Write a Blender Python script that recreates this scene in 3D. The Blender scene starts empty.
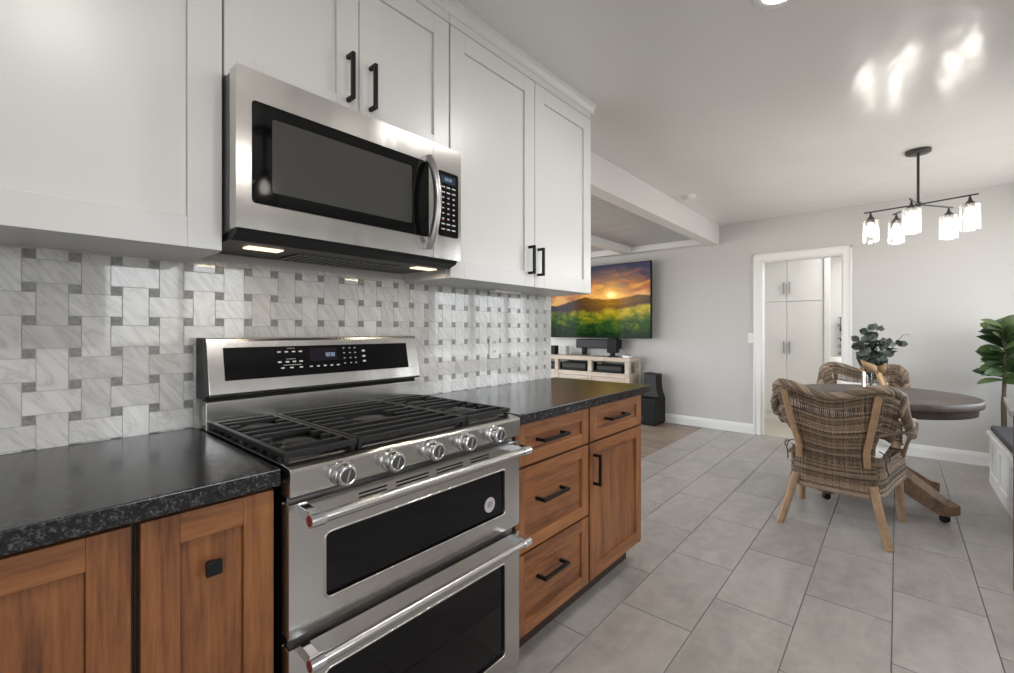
import bpy, bmesh, math, random
from mathutils import Vector, Matrix
random.seed(7)
S = bpy.context.scene
C = S.collection

# ------------------------------------------------------------------ camera, sky, light, exposure
cam_data = bpy.data.cameras.new('camera')
cam_data.sensor_width = 36.0
cam_data.lens = 449.0 / 1014.0 * 36.0
cam_data.shift_y = -7.0 / 1014.0
cam_data.clip_start = 0.02
camera = bpy.data.objects.new('camera', cam_data)
camera.location = (0, 0, 1.2)
camera.rotation_euler = (math.radians(90), 0, math.radians(41 - 90))
C.objects.link(camera)
S.camera = camera

S.view_settings.view_transform = 'Standard'
S.view_settings.look = 'None'
S.view_settings.gamma = 1.0
S.view_settings.use_curve_mapping = False
S.view_settings.exposure = 0.27
S.cycles.use_denoising = True
S.cycles.max_bounces = 10
S.cycles.diffuse_bounces = 5
S.cycles.glossy_bounces = 5
S.cycles.transparent_max_bounces = 12
S.cycles.caustics_reflective = False
S.cycles.caustics_refractive = False
S.cycles.sample_clamp_indirect = 3.0

SKY = 7.0
world = bpy.data.worlds.new('sky')
S.world = world
world.use_nodes = True
wn = world.node_tree.nodes; wl = world.node_tree.links
wn.clear()
w_out = wn.new('ShaderNodeOutputWorld'); w_bg = wn.new('ShaderNodeBackground')
w_tc = wn.new('ShaderNodeTexCoord'); w_sep = wn.new('ShaderNodeSeparateXYZ'); w_ramp = wn.new('ShaderNodeValToRGB')
w_map = wn.new('ShaderNodeMath'); w_map.operation = 'MULTIPLY_ADD'; w_map.inputs[1].default_value = 0.5; w_map.inputs[2].default_value = 0.5
wl.new(w_tc.outputs['Generated'], w_sep.inputs[0]); wl.new(w_sep.outputs['Z'], w_map.inputs[0]); wl.new(w_map.outputs[0], w_ramp.inputs[0])
el = w_ramp.color_ramp.elements
el[0].position = 0.40; el[0].color = (0.42, 0.40, 0.37, 1)
el[1].position = 0.56; el[1].color = (0.91, 0.955, 1.0, 1)
e = el.new(0.50); e.color = (0.55, 0.56, 0.54, 1)
e = el.new(0.95); e.color = (0.72, 0.84, 1.0, 1)
wl.new(w_ramp.outputs[0], w_bg.inputs[0]); w_bg.inputs[1].default_value = SKY
wl.new(w_bg.outputs[0], w_out.inputs[0])

def area_light(name, loc, rot, sx, sy, power, color=(1, 1, 1), portal=False, shape='RECTANGLE', spread=None):
    d = bpy.data.lights.new(name, 'AREA')
    d.shape = shape; d.size = sx
    if shape in ('RECTANGLE', 'ELLIPSE'): d.size_y = sy
    d.energy = power; d.color = color
    if spread is not None: d.spread = spread
    if portal: d.cycles.is_portal = True
    o = bpy.data.objects.new(name, d); o.location = loc; o.rotation_euler = rot
    C.objects.link(o)
    return o
R90 = math.pi / 2
# light portals for the sky, at the windows and at unseen added openings
area_light('kitchen_window_portal', (1.29, -2.42, 1.50), (-R90, 0, math.pi), 1.3, 1.0, 1, portal=True)
area_light('added_end_portal', (-1.72, -1.45, 1.08), (0, -R90, 0), 2.1, 1.0, 1, portal=True)  # unseen opening added in the end wall to let daylight in
area_light('dining_window_portal', (4.55, -1.12, 1.50), (-R90, 0, math.pi), 2.1, 1.5, 1, portal=True)
area_light('added_living_portal', (3.6, 5.92, 1.2), (R90, 0, math.pi), 4.0, 2.0, 1, portal=True)  # unseen living room opening, added and widened for more daylight
area_light('added_living_side_portal', (0.98, 3.9, 1.2), (0, -R90, 0), 2.0, 2.6, 1, portal=True)  # second unseen opening, added to brighten the living room

# ------------------------------------------------------------------ mesh helpers
OFF = {}

class MB:
    """collects shapes; build() links them as ONE mesh object"""
    def __init__(s): s.v = []; s.f = []; s.m = []; s.s = []
    def add(s, vs, fs, mi=0, smooth=False):
        b = len(s.v); s.v.extend([tuple(p) for p in vs])
        for f in fs:
            s.f.append([b + i for i in f]); s.m.append(mi); s.s.append(smooth)
        return s
    def box(s, x0, x1, y0, y1, z0, z1, mi=0):
        vs = [(x0,y0,z0),(x1,y0,z0),(x1,y1,z0),(x0,y1,z0),(x0,y0,z1),(x1,y0,z1),(x1,y1,z1),(x0,y1,z1)]
        return s.add(vs, [(0,3,2,1),(4,5,6,7),(0,1,5,4),(1,2,6,5),(2,3,7,6),(3,0,4,7)], mi)
    def bar(s, p0, p1, w, h, mi=0, up=(0,0,1)):
        p0 = Vector(p0); p1 = Vector(p1); d = (p1-p0).normalized(); u = Vector(up)
        r = d.cross(u).normalized(); u = r.cross(d)
        vs = []
        for p in (p0, p1):
            for a, b in ((-1,-1),(1,-1),(1,1),(-1,1)): vs.append(p + r*a*w/2 + u*b*h/2)
        return s.add(vs, [(0,1,2,3),(7,6,5,4),(0,4,5,1),(1,5,6,2),(2,6,7,3),(3,7,4,0)], mi)
    def tube(s, pts, r, n=8, closed=False, mi=0, smooth=True, caps=True):
        pts = [Vector(p) for p in pts]; k = len(pts)
        rs = r if isinstance(r, (list, tuple)) else [r]*k
        T = []
        for i in range(k):
            a = pts[i-1] if (i > 0 or closed) else pts[i]
            b = pts[(i+1) % k] if (i < k-1 or closed) else pts[i]
            t = (b-a); T.append(t.normalized() if t.length > 1e-9 else Vector((0,0,1)))
        u = T[0].orthogonal().normalized(); vs = []
        for i in range(k):
            u = (u - T[i]*u.dot(T[i]))
            u = u.normalized() if u.length > 1e-6 else T[i].orthogonal().normalized()
            w = T[i].cross(u)
            for j in range(n):
                a = 2*math.pi*j/n
                vs.append(pts[i] + (u*math.cos(a) + w*math.sin(a))*rs[i])
        fs = []
        for i in range(k if closed else k-1):
            i2 = (i+1) % k
            for j in range(n):
                j2 = (j+1) % n
                fs.append((i*n+j, i*n+j2, i2*n+j2, i2*n+j))
        s.add(vs, fs, mi, smooth)
        if caps and not closed:
            b = len(s.v) - k*n
            s.f.append([b+j for j in range(n-1, -1, -1)]); s.m.append(mi); s.s.append(False)
            s.f.append([b+(k-1)*n+j for j in range(n)]); s.m.append(mi); s.s.append(False)
        return s
    def cyl(s, p0, p1, r0, r1=None, n=24, mi=0, smooth=True):
        r1 = r0 if r1 is None else r1
        p0 = Vector(p0); p1 = Vector(p1); d = (p1-p0).normalized()
        u = d.orthogonal().normalized(); w = d.cross(u); vs = []
        for p, r in ((p0, r0), (p1, r1)):
            for j in range(n):
                a = 2*math.pi*j/n; vs.append(p + (u*math.cos(a)+w*math.sin(a))*r)
        s.add(vs, [(j, (j+1) % n, n+(j+1) % n, n+j) for j in range(n)], mi, smooth)
        b = len(s.v) - 2*n
        s.f.append([b+j for j in range(n-1, -1, -1)]); s.m.append(mi); s.s.append(False)
        s.f.append([b+n+j for j in range(n)]); s.m.append(mi); s.s.append(False)
        return s
    def lathe(s, prof, c, axis=(0,0,1), n=32, mi=0, smooth=True, closed=False):
        """prof = [(radius, along axis)]"""
        c = Vector(c); d = Vector(axis).normalized(); u = d.orthogonal().normalized(); w = d.cross(u)
        vs = []
        for r, h in prof:
            for j in range(n):
                a = 2*math.pi*j/n
                vs.append(c + d*h + (u*math.cos(a)+w*math.sin(a))*max(r, 1e-5))
        fs = []; k = len(prof)
        for i in range(k if closed else k-1):
            i2 = (i+1) % k
            for j in range(n):
                j2 = (j+1) % n; fs.append((i*n+j, i*n+j2, i2*n+j2, i2*n+j))
        return s.add(vs, fs, mi, smooth)
    def prism(s, poly, axis, a0, a1, mi=0, smooth=False):
        """poly: 2-D points; axis 'x' -> (y,z), 'y' -> (x,z), 'z' -> (x,y)"""
        def P(p, a):
            return {'x': (a, p[0], p[1]), 'y': (p[0], a, p[1]), 'z': (p[0], p[1], a)}[axis]
        n = len(poly); vs = [P(p, a0) for p in poly] + [P(p, a1) for p in poly]
        s.add(vs, [list(range(n-1, -1, -1)), list(range(n, 2*n))], mi)
        b = len(s.v) - 2*n
        for j in range(n):
            j2 = (j+1) % n
            s.f.append([b+j, b+j2, b+n+j2, b+n+j]); s.m.append(mi); s.s.append(smooth)
        return s
    def build(s, name, mats, parent=None, bevel=0.0, segs=2, label=None, origin=None, subsurf=0):
        if not isinstance(mats, (list, tuple)): mats = [mats]
        if parent is not None:
            off = OFF[parent.name]; loc = Vector((0,0,0))
        else:
            xs = [p[0] for p in s.v]; ys = [p[1] for p in s.v]; zs = [p[2] for p in s.v]
            off = Vector(origin) if origin else Vector(((min(xs)+max(xs))/2, (min(ys)+max(ys))/2, min(zs)))
            loc = off
        me = bpy.data.meshes.new(name)
        me.from_pydata([(p[0]-off[0], p[1]-off[1], p[2]-off[2]) for p in s.v], [], s.f)
        for m in mats: me.materials.append(m)
        me.polygons.foreach_set('material_index', s.m)
        me.polygons.foreach_set('use_smooth', s.s)
        bm = bmesh.new(); bm.from_mesh(me)
        bmesh.ops.recalc_face_normals(bm, faces=bm.faces[:])
        for e in bm.edges:
            if len(e.link_faces) == 2 and e.calc_face_angle(0.0) > 1.3: e.smooth = False
        bm.to_mesh(me); bm.free()
        me.update()
        o = bpy.data.objects.new(name, me); C.objects.link(o)
        o.location = loc
        if parent is not None: o.parent = parent
        OFF[o.name] = Vector(off)
        if bevel:
            b = o.modifiers.new('bevel', 'BEVEL'); b.width = bevel; b.segments = segs
            b.limit_method = 'ANGLE'; b.angle_limit = math.radians(40)
        if subsurf:
            b = o.modifiers.new('subsurf', 'SUBSURF'); b.levels = subsurf; b.render_levels = subsurf
        if label: o['label'] = label
        return o

def thing(name, loc, label, cat, group=None):
    o = bpy.data.objects.new(name, None); o.empty_display_size = 0.1
    o.location = loc; C.objects.link(o); OFF[o.name] = Vector(loc)
    o['label'] = label; o['category'] = cat
    if group: o['group'] = group
    return o
def tag(o, label, cat, group=None, kind=None):
    o['label'] = label; o['category'] = cat
    if group: o['group'] = group
    if kind: o['kind'] = kind
    return o
def struct(o, label=None):
    o['kind'] = 'structure'
    if label: o['label'] = label
    return o
def copy_tree(o, parent=None):
    c = o.copy(); C.objects.link(c)
    if parent is not None:
        c.parent = parent
    for ch in list(o.children): copy_tree(ch, c)
    return c
def rrect(x0, x1, z0, z1, r, n=5):
    pts = []
    for cx, cz, a0 in ((x1-r, z1-r, 0), (x0+r, z1-r, 90), (x0+r, z0+r, 180), (x1-r, z0+r, 270)):
        for k in range(n+1):
            a = math.radians(a0 + 90*k/n); pts.append((cx+r*math.cos(a), cz+r*math.sin(a)))
    return pts
def holed_plate(mb, x0, x1, z0, z1, hole, yf, yb, mi=0, n=5):
    """plate in the x-z plane with a rounded hole (hole from rrect), front at yf, back at yb"""
    oc = [(x1,z1),(x0,z1),(x0,z0),(x1,z0)]
    for y in (yf, yb):
        vs = [(p[0], y, p[1]) for p in hole] + [(p[0], y, p[1]) for p in oc]
        N = len(hole); fs = []
        for c in range(4):
            for k in range(n):
                i = c*(n+1)+k; fs.append((i, i+1, N+c))
            i = c*(n+1)+n; j = (i+1) % N
            fs.append((i, j, N+(c+1) % 4, N+c))
        mb.add(vs, fs, mi)
    N = len(hole)
    vs = [(p[0], yf, p[1]) for p in hole] + [(p[0], yb, p[1]) for p in hole]
    mb.add(vs, [(i, (i+1) % N, N+(i+1) % N, N+i) for i in range(N)], mi)
    vs = [(p[0], yf, p[1]) for p in oc] + [(p[0], yb, p[1]) for p in oc]
    mb.add(vs, [(i, (i+1) % 4, 4+(i+1) % 4, 4+i) for i in range(4)], mi)
    return mb

# ------------------------------------------------------------------ material helpers
class NT:
    def __init__(s, name):
        s.m = bpy.data.materials.new(name); s.m.use_nodes = True
        s.t = s.m.node_tree; s.t.nodes.clear()
        s.out = s.t.nodes.new('ShaderNodeOutputMaterial')
    def n(s, typ, ins=None, **props):
        nd = s.t.nodes.new('ShaderNode' + typ)
        for k, v in props.items(): setattr(nd, k, v)
        for k, v in (ins or {}).items(): s.put(nd.inputs[k], v)
        return nd
    def put(s, sock, v):
        if isinstance(v, bpy.types.NodeSocket): s.t.links.new(v, sock)
        elif isinstance(v, bpy.types.Node): s.t.links.new(v.outputs[0], sock)
        else: sock.default_value = v
    def math(s, op, a, b=0.0, c=0.0):
        nd = s.n('Math', operation=op); s.put(nd.inputs[0], a); s.put(nd.inputs[1], b); s.put(nd.inputs[2], c)
        return nd.outputs[0]
    def mix(s, fac, a, b, blend='MIX'):
        nd = s.n('Mix', data_type='RGBA', blend_type=blend)
        s.put(nd.inputs[0], fac); s.put(nd.inputs[6], a); s.put(nd.inputs[7], b)
        return nd.outputs[2]
    def ramp(s, fac, stops, interp='LINEAR'):
        nd = s.n('ValToRGB'); cr = nd.color_ramp; cr.interpolation = interp
        while len(cr.elements) < len(stops): cr.elements.new(0.5)
        for e, (p, c) in zip(cr.elements, stops):
            e.position = p; e.color = c if len(c) == 4 else (*c, 1)
        s.put(nd.inputs[0], fac); return nd.outputs[0]
    def noise(s, vec, scale, detail=4, rough=0.55, dist=0.0):
        nd = s.n('TexNoise', {'Scale': scale, 'Detail': detail, 'Roughness': rough, 'Distortion': dist})
        if vec is not None: s.put(nd.inputs['Vector'], vec)
        return nd.outputs[0]
    def vscale(s, vec, sc, loc=(0,0,0), rot=(0,0,0)):
        nd = s.n('Mapping'); s.put(nd.inputs[0], vec); nd.inputs[1].default_value = loc
        nd.inputs[2].default_value = rot; nd.inputs[3].default_value = sc; return nd.outputs[0]
    def bump(s, h, strength, dist=0.01):
        return s.n('Bump', {'Height': h, 'Strength': strength, 'Distance': dist}).outputs[0]
    def obj(s): return s.n('TexCoord').outputs['Object']
    def pos(s): return s.n('NewGeometry').outputs['Position']
    def rnd(s): return s.n('NewGeometry').outputs['Random Per Island']
    def bsdf(s, color, rough=0.5, metal=0.0, normal=None, **extra):
        b = s.n('BsdfPrincipled'); s.put(b.inputs['Base Color'], color); s.put(b.inputs['Roughness'], rough)
        b.inputs['Metallic'].default_value = metal
        if normal is not None: s.put(b.inputs['Normal'], normal)
        for k, v in extra.items(): s.put(b.inputs[k.replace('_', ' ')], v)
        s.t.links.new(b.outputs[0], s.out.inputs[0]); return b

def c4(c): return (*c, 1.0)
def paint(name, col, rough=0.45, var=0.03, bump=0.03, scale=30.0, spec=0.5):
    t = NT(name); p = t.obj(); nz = t.noise(p, scale)
    a = tuple(max(0, x*(1-var)) for x in col); b = tuple(min(1, x*(1+var)) for x in col)
    t.bsdf(t.mix(t.noise(p, 2.5, 3), c4(a), c4(b)), rough, normal=t.bump(nz, bump, 0.004), Specular_IOR_Level=spec)
    return t.m
def metal(name, col, rough, aniso=0.0, fine=True):
    t = NT(name); p = t.obj()
    br = t.noise(t.vscale(p, (6, 6, 6)), 1.0, 2)
    r = t.math('MULTIPLY_ADD', br, 0.02, rough-0.01)
    wv = t.noise(t.vscale(p, (9, 9, 0.6)), 1.0, 2, 0.4)
    b = t.bsdf(c4(col), r, 1.0, normal=t.bump(wv, 0.45 if fine else 0.0, 0.01))
    if aniso:
        b.inputs['Anisotropic'].default_value = aniso
        b.inputs['Anisotropic Rotation'].default_value = 0.0
        tg = t.n('CombineXYZ', {0: 1.0, 1: 0.0, 2: 0.0}); t.put(b.inputs['Tangent'], tg)
    return t.m
def emit(name, col, strength):
    t = NT(name); p = t.obj(); nz = t.noise(p, 8, 1)
    e = t.n('Emission'); t.put(e.inputs[0], c4(col)); t.put(e.inputs[1], t.math('MULTIPLY_ADD', nz, 0.1*strength, 0.95*strength))
    t.t.links.new(e.outputs[0], t.out.inputs[0]); return t.m

M = {}
M['cab_white'] = paint('white_cabinet_paint', (0.66, 0.66, 0.652), 0.32, 0.01, 0.015, 60)
M['wall'] = paint('grey_wall_paint', (0.55, 0.542, 0.53), 0.6, 0.015, 0.06, 90)
M['trim'] = paint('white_trim_paint', (0.80, 0.80, 0.79), 0.35, 0.01, 0.02, 40)
M['beam'] = paint('white_beam_paint', (0.70, 0.695, 0.69), 0.5, 0.03, 0.08, 25)
M['black'] = paint('matte_black_metal', (0.007, 0.007, 0.007), 0.42, 0.1, 0.02, 80, spec=0.25)
M['plastic'] = paint('black_plastic', (0.006, 0.006, 0.006), 0.4, 0.1, 0.03, 60, spec=0.15)
M['plastic_grey'] = paint('dark_grey_plastic', (0.02, 0.02, 0.021), 0.45, 0.1, 0.03, 60, spec=0.3)
M['plastic_white'] = paint('white_plastic', (0.82, 0.82, 0.80), 0.35, 0.01, 0.01, 40)
M['iron'] = paint('cast_iron', (0.009, 0.0088, 0.0088), 0.42, 0.15, 0.25, 220, spec=0.35)
M['bronze'] = paint('dark_bronze', (0.03, 0.027, 0.025), 0.4, 0.1, 0.02, 60)
M['steel'] = metal('brushed_steel', (0.57, 0.555, 0.535), 0.215, 0.75)
M['chrome'] = metal('polished_chrome', (0.74, 0.75, 0.77), 0.09, 0.0, False)
M['nickel'] = metal('satin_nickel', (0.5, 0.5, 0.5), 0.3, 0.0, False)
M['steel_dark'] = metal('dark_steel', (0.16, 0.155, 0.15), 0.35, 0.5)
M['alu'] = metal('burner_aluminium', (0.75, 0.73, 0.70), 0.35, 0.0, False)
M['red'] = paint('red_enamel', (0.20, 0.015, 0.02), 0.25, 0.05, 0.0)
M['cloth_white'] = paint('white_cotton', (0.72, 0.70, 0.67), 0.9, 0.04, 0.3, 160)
M['cloth_dark'] = paint('charcoal_cushion_fabric', (0.060, 0.062, 0.074), 0.9, 0.1, 0.3, 200)
M['marking'] = paint('pale_panel_print', (0.55, 0.55, 0.57), 0.5, 0.02, 0.0)
M['sticker'] = paint('pale_round_sticker', (0.52, 0.46, 0.50), 0.5, 0.03, 0.0)
M['sticker_ink'] = paint('sticker_print', (0.16, 0.14, 0.17), 0.5, 0.03, 0.0)
M['mw_case'] = paint('microwave_case_grey', (0.075, 0.076, 0.08), 0.4, 0.05, 0.02, 60)

def glassy_black(name, col=(0.003, 0.003, 0.0035), rough=0.05, spec=0.3):
    t = NT(name); p = t.obj()
    t.bsdf(t.mix(t.noise(p, 3), c4(col), c4(tuple(x*1.3 for x in col))), rough, Specular_IOR_Level=spec); return t.m
M['glass_black'] = glassy_black('black_oven_glass')
M['glass_screen'] = glassy_black('microwave_window_mesh', (0.05, 0.05, 0.047), 0.12)
M['display'] = glassy_black('display_glass', (0.012, 0.010, 0.016), 0.1)

def clear_glass(name, tint=(0.93, 0.93, 0.92), gloss=0.5, rough=0.05, frost=0.0):
    t = NT(name); p = t.obj()
    w = t.n('TexWave', {'Scale': 9.0, 'Distortion': 1.5}, wave_type='BANDS', bands_direction='X'); t.put(w.inputs['Vector'], p)
    nrm = t.bump(w.outputs[1], 0.25, 0.01)
    tr = t.n('BsdfTransparent', {0: c4(tint)}); gl = t.n('BsdfGlossy', {0: (0.95, 0.95, 0.95, 1), 'Roughness': rough}); t.put(gl.inputs['Normal'], nrm)
    fr = t.n('Fresnel', {0: 1.45}); t.put(fr.inputs[1], nrm)
    mx = t.n('MixShader'); t.put(mx.inputs[0], t.math('MULTIPLY_ADD', fr.outputs[0], gloss, 0.03)); t.put(mx.inputs[1], tr); t.put(mx.inputs[2], gl)
    if frost:
        tl = t.n('BsdfTranslucent', {0: (0.95, 0.94, 0.92, 1)}); m2 = t.n('MixShader'); t.put(m2.inputs[0], t.math('MULTIPLY', w.outputs[1], frost)); t.put(m2.inputs[1], mx); t.put(m2.inputs[2], tl); mx = m2
    t.t.links.new(mx.outputs[0], t.out.inputs[0]); return t.m
M['glass'] = clear_glass('clear_ribbed_glass', gloss=0.6, frost=0.14)
M['pendant_glass'] = clear_glass('clear_pendant_glass', gloss=0.8)
M['vase_glass'] = clear_glass('clear_jar_glass', (0.88, 0.89, 0.88), 0.9)
M['window_glass'] = clear_glass('window_glass', (0.97, 0.98, 0.98), 0.3)

def wood(name, dark, mid, light, grain='z', rough=0.42, sc=1.0, knots=True):
    t = NT(name); p = t.obj(); r = t.rnd()
    off = t.n('CombineXYZ', {0: t.math('MULTIPLY', r, 17.0), 1: t.math('MULTIPLY', r, 7.0), 2: t.math('MULTIPLY', r, 29.0)})
    v = t.n('VectorMath', operation='ADD'); t.put(v.inputs[0], p); t.put(v.inputs[1], off.outputs[0])
    a = {'x': (1.6, 22, 22), 'y': (22, 1.6, 22), 'z': (22, 22, 1.6)}[grain]
    a = tuple(q*sc for q in a)
    n1 = t.noise(t.vscale(v.outputs[0], a), 1.0, 5, 0.6, 0.8)
    n2 = t.noise(t.vscale(v.outputs[0], tuple(q*5 for q in a)), 1.0, 3, 0.7)
    n3 = t.noise(v.outputs[0], 3.5*sc, 2)
    f = t.math('ADD', t.math('MULTIPLY', n1, 0.50), t.math('ADD', t.math('MULTIPLY', n2, 0.32), t.math('MULTIPLY', n3, 0.18)))
    f = t.math('ADD', f, t.math('MULTIPLY_ADD', r, 0.10, -0.05))
    col = t.ramp(f, [(0.36, dark), (0.50, mid), (0.66, light)])
    t.bsdf(col, t.math('MULTIPLY_ADD', n2, 0.15, rough-0.07), normal=t.bump(n2, 0.06, 0.003)); return t.m
WD, WM, WL = (0.075, 0.024, 0.008), (0.215, 0.079, 0.026), (0.33, 0.136, 0.045)
M['wood_z'] = wood('alder_grain_upright', WD, WM, WL, 'z')
M['wood_x'] = wood('alder_grain_lengthwise', WD, WM, WL, 'x')
M['wood_dark'] = wood('cabinet_carcass_wood', (0.02, 0.010, 0.006), (0.035, 0.017, 0.009), (0.05, 0.025, 0.013), 'z')
M['table_top'] = wood('grey_brown_table_wood', (0.030, 0.020, 0.016), (0.056, 0.039, 0.031), (0.098, 0.075, 0.063), 'y', 0.45, 0.9)
M['table_leg'] = wood('brown_pedestal_wood', (0.07, 0.035, 0.018), (0.16, 0.085, 0.042), (0.25, 0.14, 0.07), 'x', 0.5)
M['stand'] = wood('whitewashed_pine', (0.32, 0.25, 0.19), (0.50, 0.42, 0.34), (0.62, 0.54, 0.46), 'y', 0.6, 0.8)
M['floor_wood'] = wood('oak_plank_floor', (0.17, 0.125, 0.095), (0.27, 0.205, 0.155), (0.38, 0.30, 0.235), 'y', 0.4, 0.7)
M['post'] = wood('brown_leg_wood', (0.08, 0.045, 0.025), (0.15, 0.09, 0.052), (0.21, 0.13, 0.08), 'z', 0.5)
M['grey_top'] = paint('grey_table_top', (0.22, 0.215, 0.21), 0.4, 0.06, 0.05, 40)

def granite():
    t = NT('black_leathered_granite'); p = t.obj()
    n1 = t.noise(p, 230, 3, 0.7); n2 = t.noise(p, 95, 3, 0.6)
    f = t.math('ADD', t.math('MULTIPLY', n1, 0.6), t.math('MULTIPLY', n2, 0.4))
    col = t.ramp(f, [(0.44, (0.003, 0.003, 0.0035)), (0.53, (0.016, 0.016, 0.017)), (0.64, (0.095, 0.095, 0.097))])
    nrm = t.bump(t.math('ADD', n2, t.math('MULTIPLY', n1, 0.3)), 0.05, 0.003)
    t.bsdf(col, t.math('MULTIPLY_ADD', n1, 0.20, 0.09), normal=nrm, Specular_IOR_Level=0.6); return t.m
M['granite'] = granite()

def marble():
    t = NT('white_marble_tile'); p = t.obj(); r = t.rnd()
    off = t.n('CombineXYZ', {0: t.math('MULTIPLY', r, 31.0), 1: t.math('MULTIPLY', r, 11.0), 2: t.math('MULTIPLY', r, 47.0)})
    v = t.n('VectorMath', operation='ADD'); t.put(v.inputs[0], p); t.put(v.inputs[1], off.outputs[0])
    vv = t.vscale(v.outputs[0], (1, 1, 1), rot=(0, math.radians(38), 0))
    n1 = t.noise(t.vscale(vv, (12, 12, 2.6)), 1.6, 4, 0.6, 1.2)
    vein = t.math('ABSOLUTE', t.math('SUBTRACT', n1, 0.5))
    k = t.ramp(vein, [(0.0, (0.58, 0.577, 0.57)), (0.03, (0.67, 0.666, 0.66)), (0.12, (0.74, 0.736, 0.73))])
    br = t.math('MULTIPLY_ADD', r, 0.17, 0.87)
    col = t.mix(1.0, k, t.n('CombineXYZ', {0: br, 1: br, 2: br}).outputs[0], 'MULTIPLY')
    nb = t.noise(v.outputs[0], 9, 2)
    t.bsdf(col, 0.05, normal=t.bump(nb, 0.025, 0.004)); return t.m
M['marble'] = marble()
def dot_tile():
    t = NT('grey_dot_tile'); p = t.obj(); n1 = t.noise(p, 120, 3, 0.7)
    t.bsdf(t.ramp(n1, [(0.3, (0.17, 0.165, 0.16)), (0.7, (0.33, 0.325, 0.315))]), 0.3); return t.m
M['dot'] = dot_tile()
M['grout'] = paint('grey_tile_grout', (0.42, 0.415, 0.40), 0.85, 0.05, 0.2, 200)
M['floor_grout'] = paint('floor_grout', (0.20, 0.195, 0.19), 0.85, 0.05, 0.2, 150)

def floor_tile():
    t = NT('grey_concrete_look_tile'); p = t.pos(); r = t.rnd()
    off = t.n('CombineXYZ', {0: t.math('MULTIPLY', r, 23.0), 1: t.math('MULTIPLY', r, 51.0), 2: 0.0})
    v = t.n('VectorMath', operation='ADD'); t.put(v.inputs[0], p); t.put(v.inputs[1], off.outputs[0])
    n1 = t.noise(t.vscale(v.outputs[0], (2.2, 7, 1)), 1.0, 5, 0.6, 0.6); n2 = t.noise(v.outputs[0], 14, 4, 0.65)
    f = t.math('ADD', t.math('MULTIPLY', n1, 0.6), t.math('MULTIPLY', n2, 0.4))
    f = t.math('ADD', f, t.math('MULTIPLY_ADD', r, 0.10, -0.05))
    col = t.ramp(f, [(0.32, (0.265, 0.244, 0.226)), (0.52, (0.355, 0.331, 0.309)), (0.70, (0.44, 0.414, 0.388))])
    t.bsdf(col, t.math('MULTIPLY_ADD', n2, 0.16, 0.24), normal=t.bump(n2, 0.05, 0.004), Specular_IOR_Level=0.5); return t.m
M['floor_tile'] = floor_tile()
def ceiling_paint():
    t = NT('satin_ceiling_paint'); p = t.pos()
    n1 = t.noise(t.vscale(p, (1, 1.6, 1)), 1.3, 3, 0.5, 0.5); n2 = t.noise(p, 40, 3)
    nrm = t.bump(n1, 0.34, 0.05)
    t.bsdf((0.77, 0.765, 0.755, 1), t.math('MULTIPLY_ADD', n2, 0.02, 0.20), normal=nrm, Specular_IOR_Level=0.27); return t.m
M['ceiling'] = ceiling_paint()
def beadboard():
    t = NT('white_plank_ceiling'); p = t.pos()
    sx = t.n('SeparateXYZ'); t.put(sx.inputs[0], p)
    fr = t.math('FRACT', t.math('DIVIDE', sx.outputs[0], 0.09)); d = t.math('ABSOLUTE', t.math('SUBTRACT', fr, 0.5))
    g = t.ramp(d, [(0.42, (1, 1, 1)), (0.48, (0, 0, 0))])
    n1 = t.noise(t.vscale(p, (30, 2, 1)), 1.0, 3)
    col = t.mix(g, (0.34, 0.345, 0.35, 1), t.ramp(n1, [(0.3, (0.45, 0.46, 0.475)), (0.7, (0.54, 0.55, 0.565))]))
    t.bsdf(col, 0.5, normal=t.bump(g, 0.4, 0.006)); return t.m
M['planks'] = beadboard()

def wicker(name, dark, mid, light, rough=0.6, seed=0.0):
    t = NT(name); p = t.obj(); r = t.rnd()
    n1 = t.noise(t.vscale(p, (14, 14, 60), loc=(seed, 0, 0)), 1.0, 3, 0.6); n2 = t.noise(p, 220, 2)
    f = t.math('ADD', t.math('MULTIPLY', n1, 0.40), t.math('MULTIPLY', r, 0.60))
    col = t.ramp(f, [(0.22, dark), (0.5, mid), (0.80, light)])
    t.bsdf(col, rough, normal=t.bump(n2, 0.25, 0.002)); return t.m
M['wicker'] = wicker('grey_brown_wicker', (0.050, 0.030, 0.018), (0.150, 0.096, 0.058), (0.31, 0.23, 0.16))
M['braid'] = wicker('braided_wicker_rim', (0.13, 0.09, 0.063), (0.21, 0.152, 0.105), (0.34, 0.265, 0.20))
def wrapped():
    t = NT('wrapped_rattan_pole'); p = t.obj()
    w = t.n('TexWave', {'Scale': 55.0, 'Distortion': 0.6, 'Detail': 1.0}, wave_type='BANDS', bands_direction='Z'); t.put(w.inputs['Vector'], p)
    n1 = t.noise(p, 25, 3)
    col = t.ramp(t.math('ADD', t.math('MULTIPLY', w.outputs[1], 0.4), t.math('MULTIPLY', n1, 0.6)), [(0.25, (0.20, 0.115, 0.060)), (0.6, (0.36, 0.225, 0.125)), (0.85, (0.46, 0.31, 0.19))])
    t.bsdf(col, 0.5, normal=t.bump(w.outputs[1], 0.3, 0.003)); return t.m
M['pole'] = wrapped()
def leafy(name, a, b, c, rough=0.45):
    t = NT(name); p = t.obj(); r = t.rnd(); n1 = t.noise(p, 30, 3)
    f = t.math('ADD', t.math('MULTIPLY', r, 0.65), t.math('MULTIPLY', n1, 0.35))
    t.bsdf(t.ramp(f, [(0.15, a), (0.5, b), (0.85, c)]), rough); return t.m
M['euc'] = leafy('eucalyptus_leaf', (0.048, 0.062, 0.054), (0.115, 0.140, 0.122), (0.24, 0.28, 0.25), 0.6)
M['fig'] = leafy('fig_leaf', (0.014, 0.036, 0.012), (0.038, 0.078, 0.022), (0.115, 0.17, 0.06), 0.38)
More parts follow.
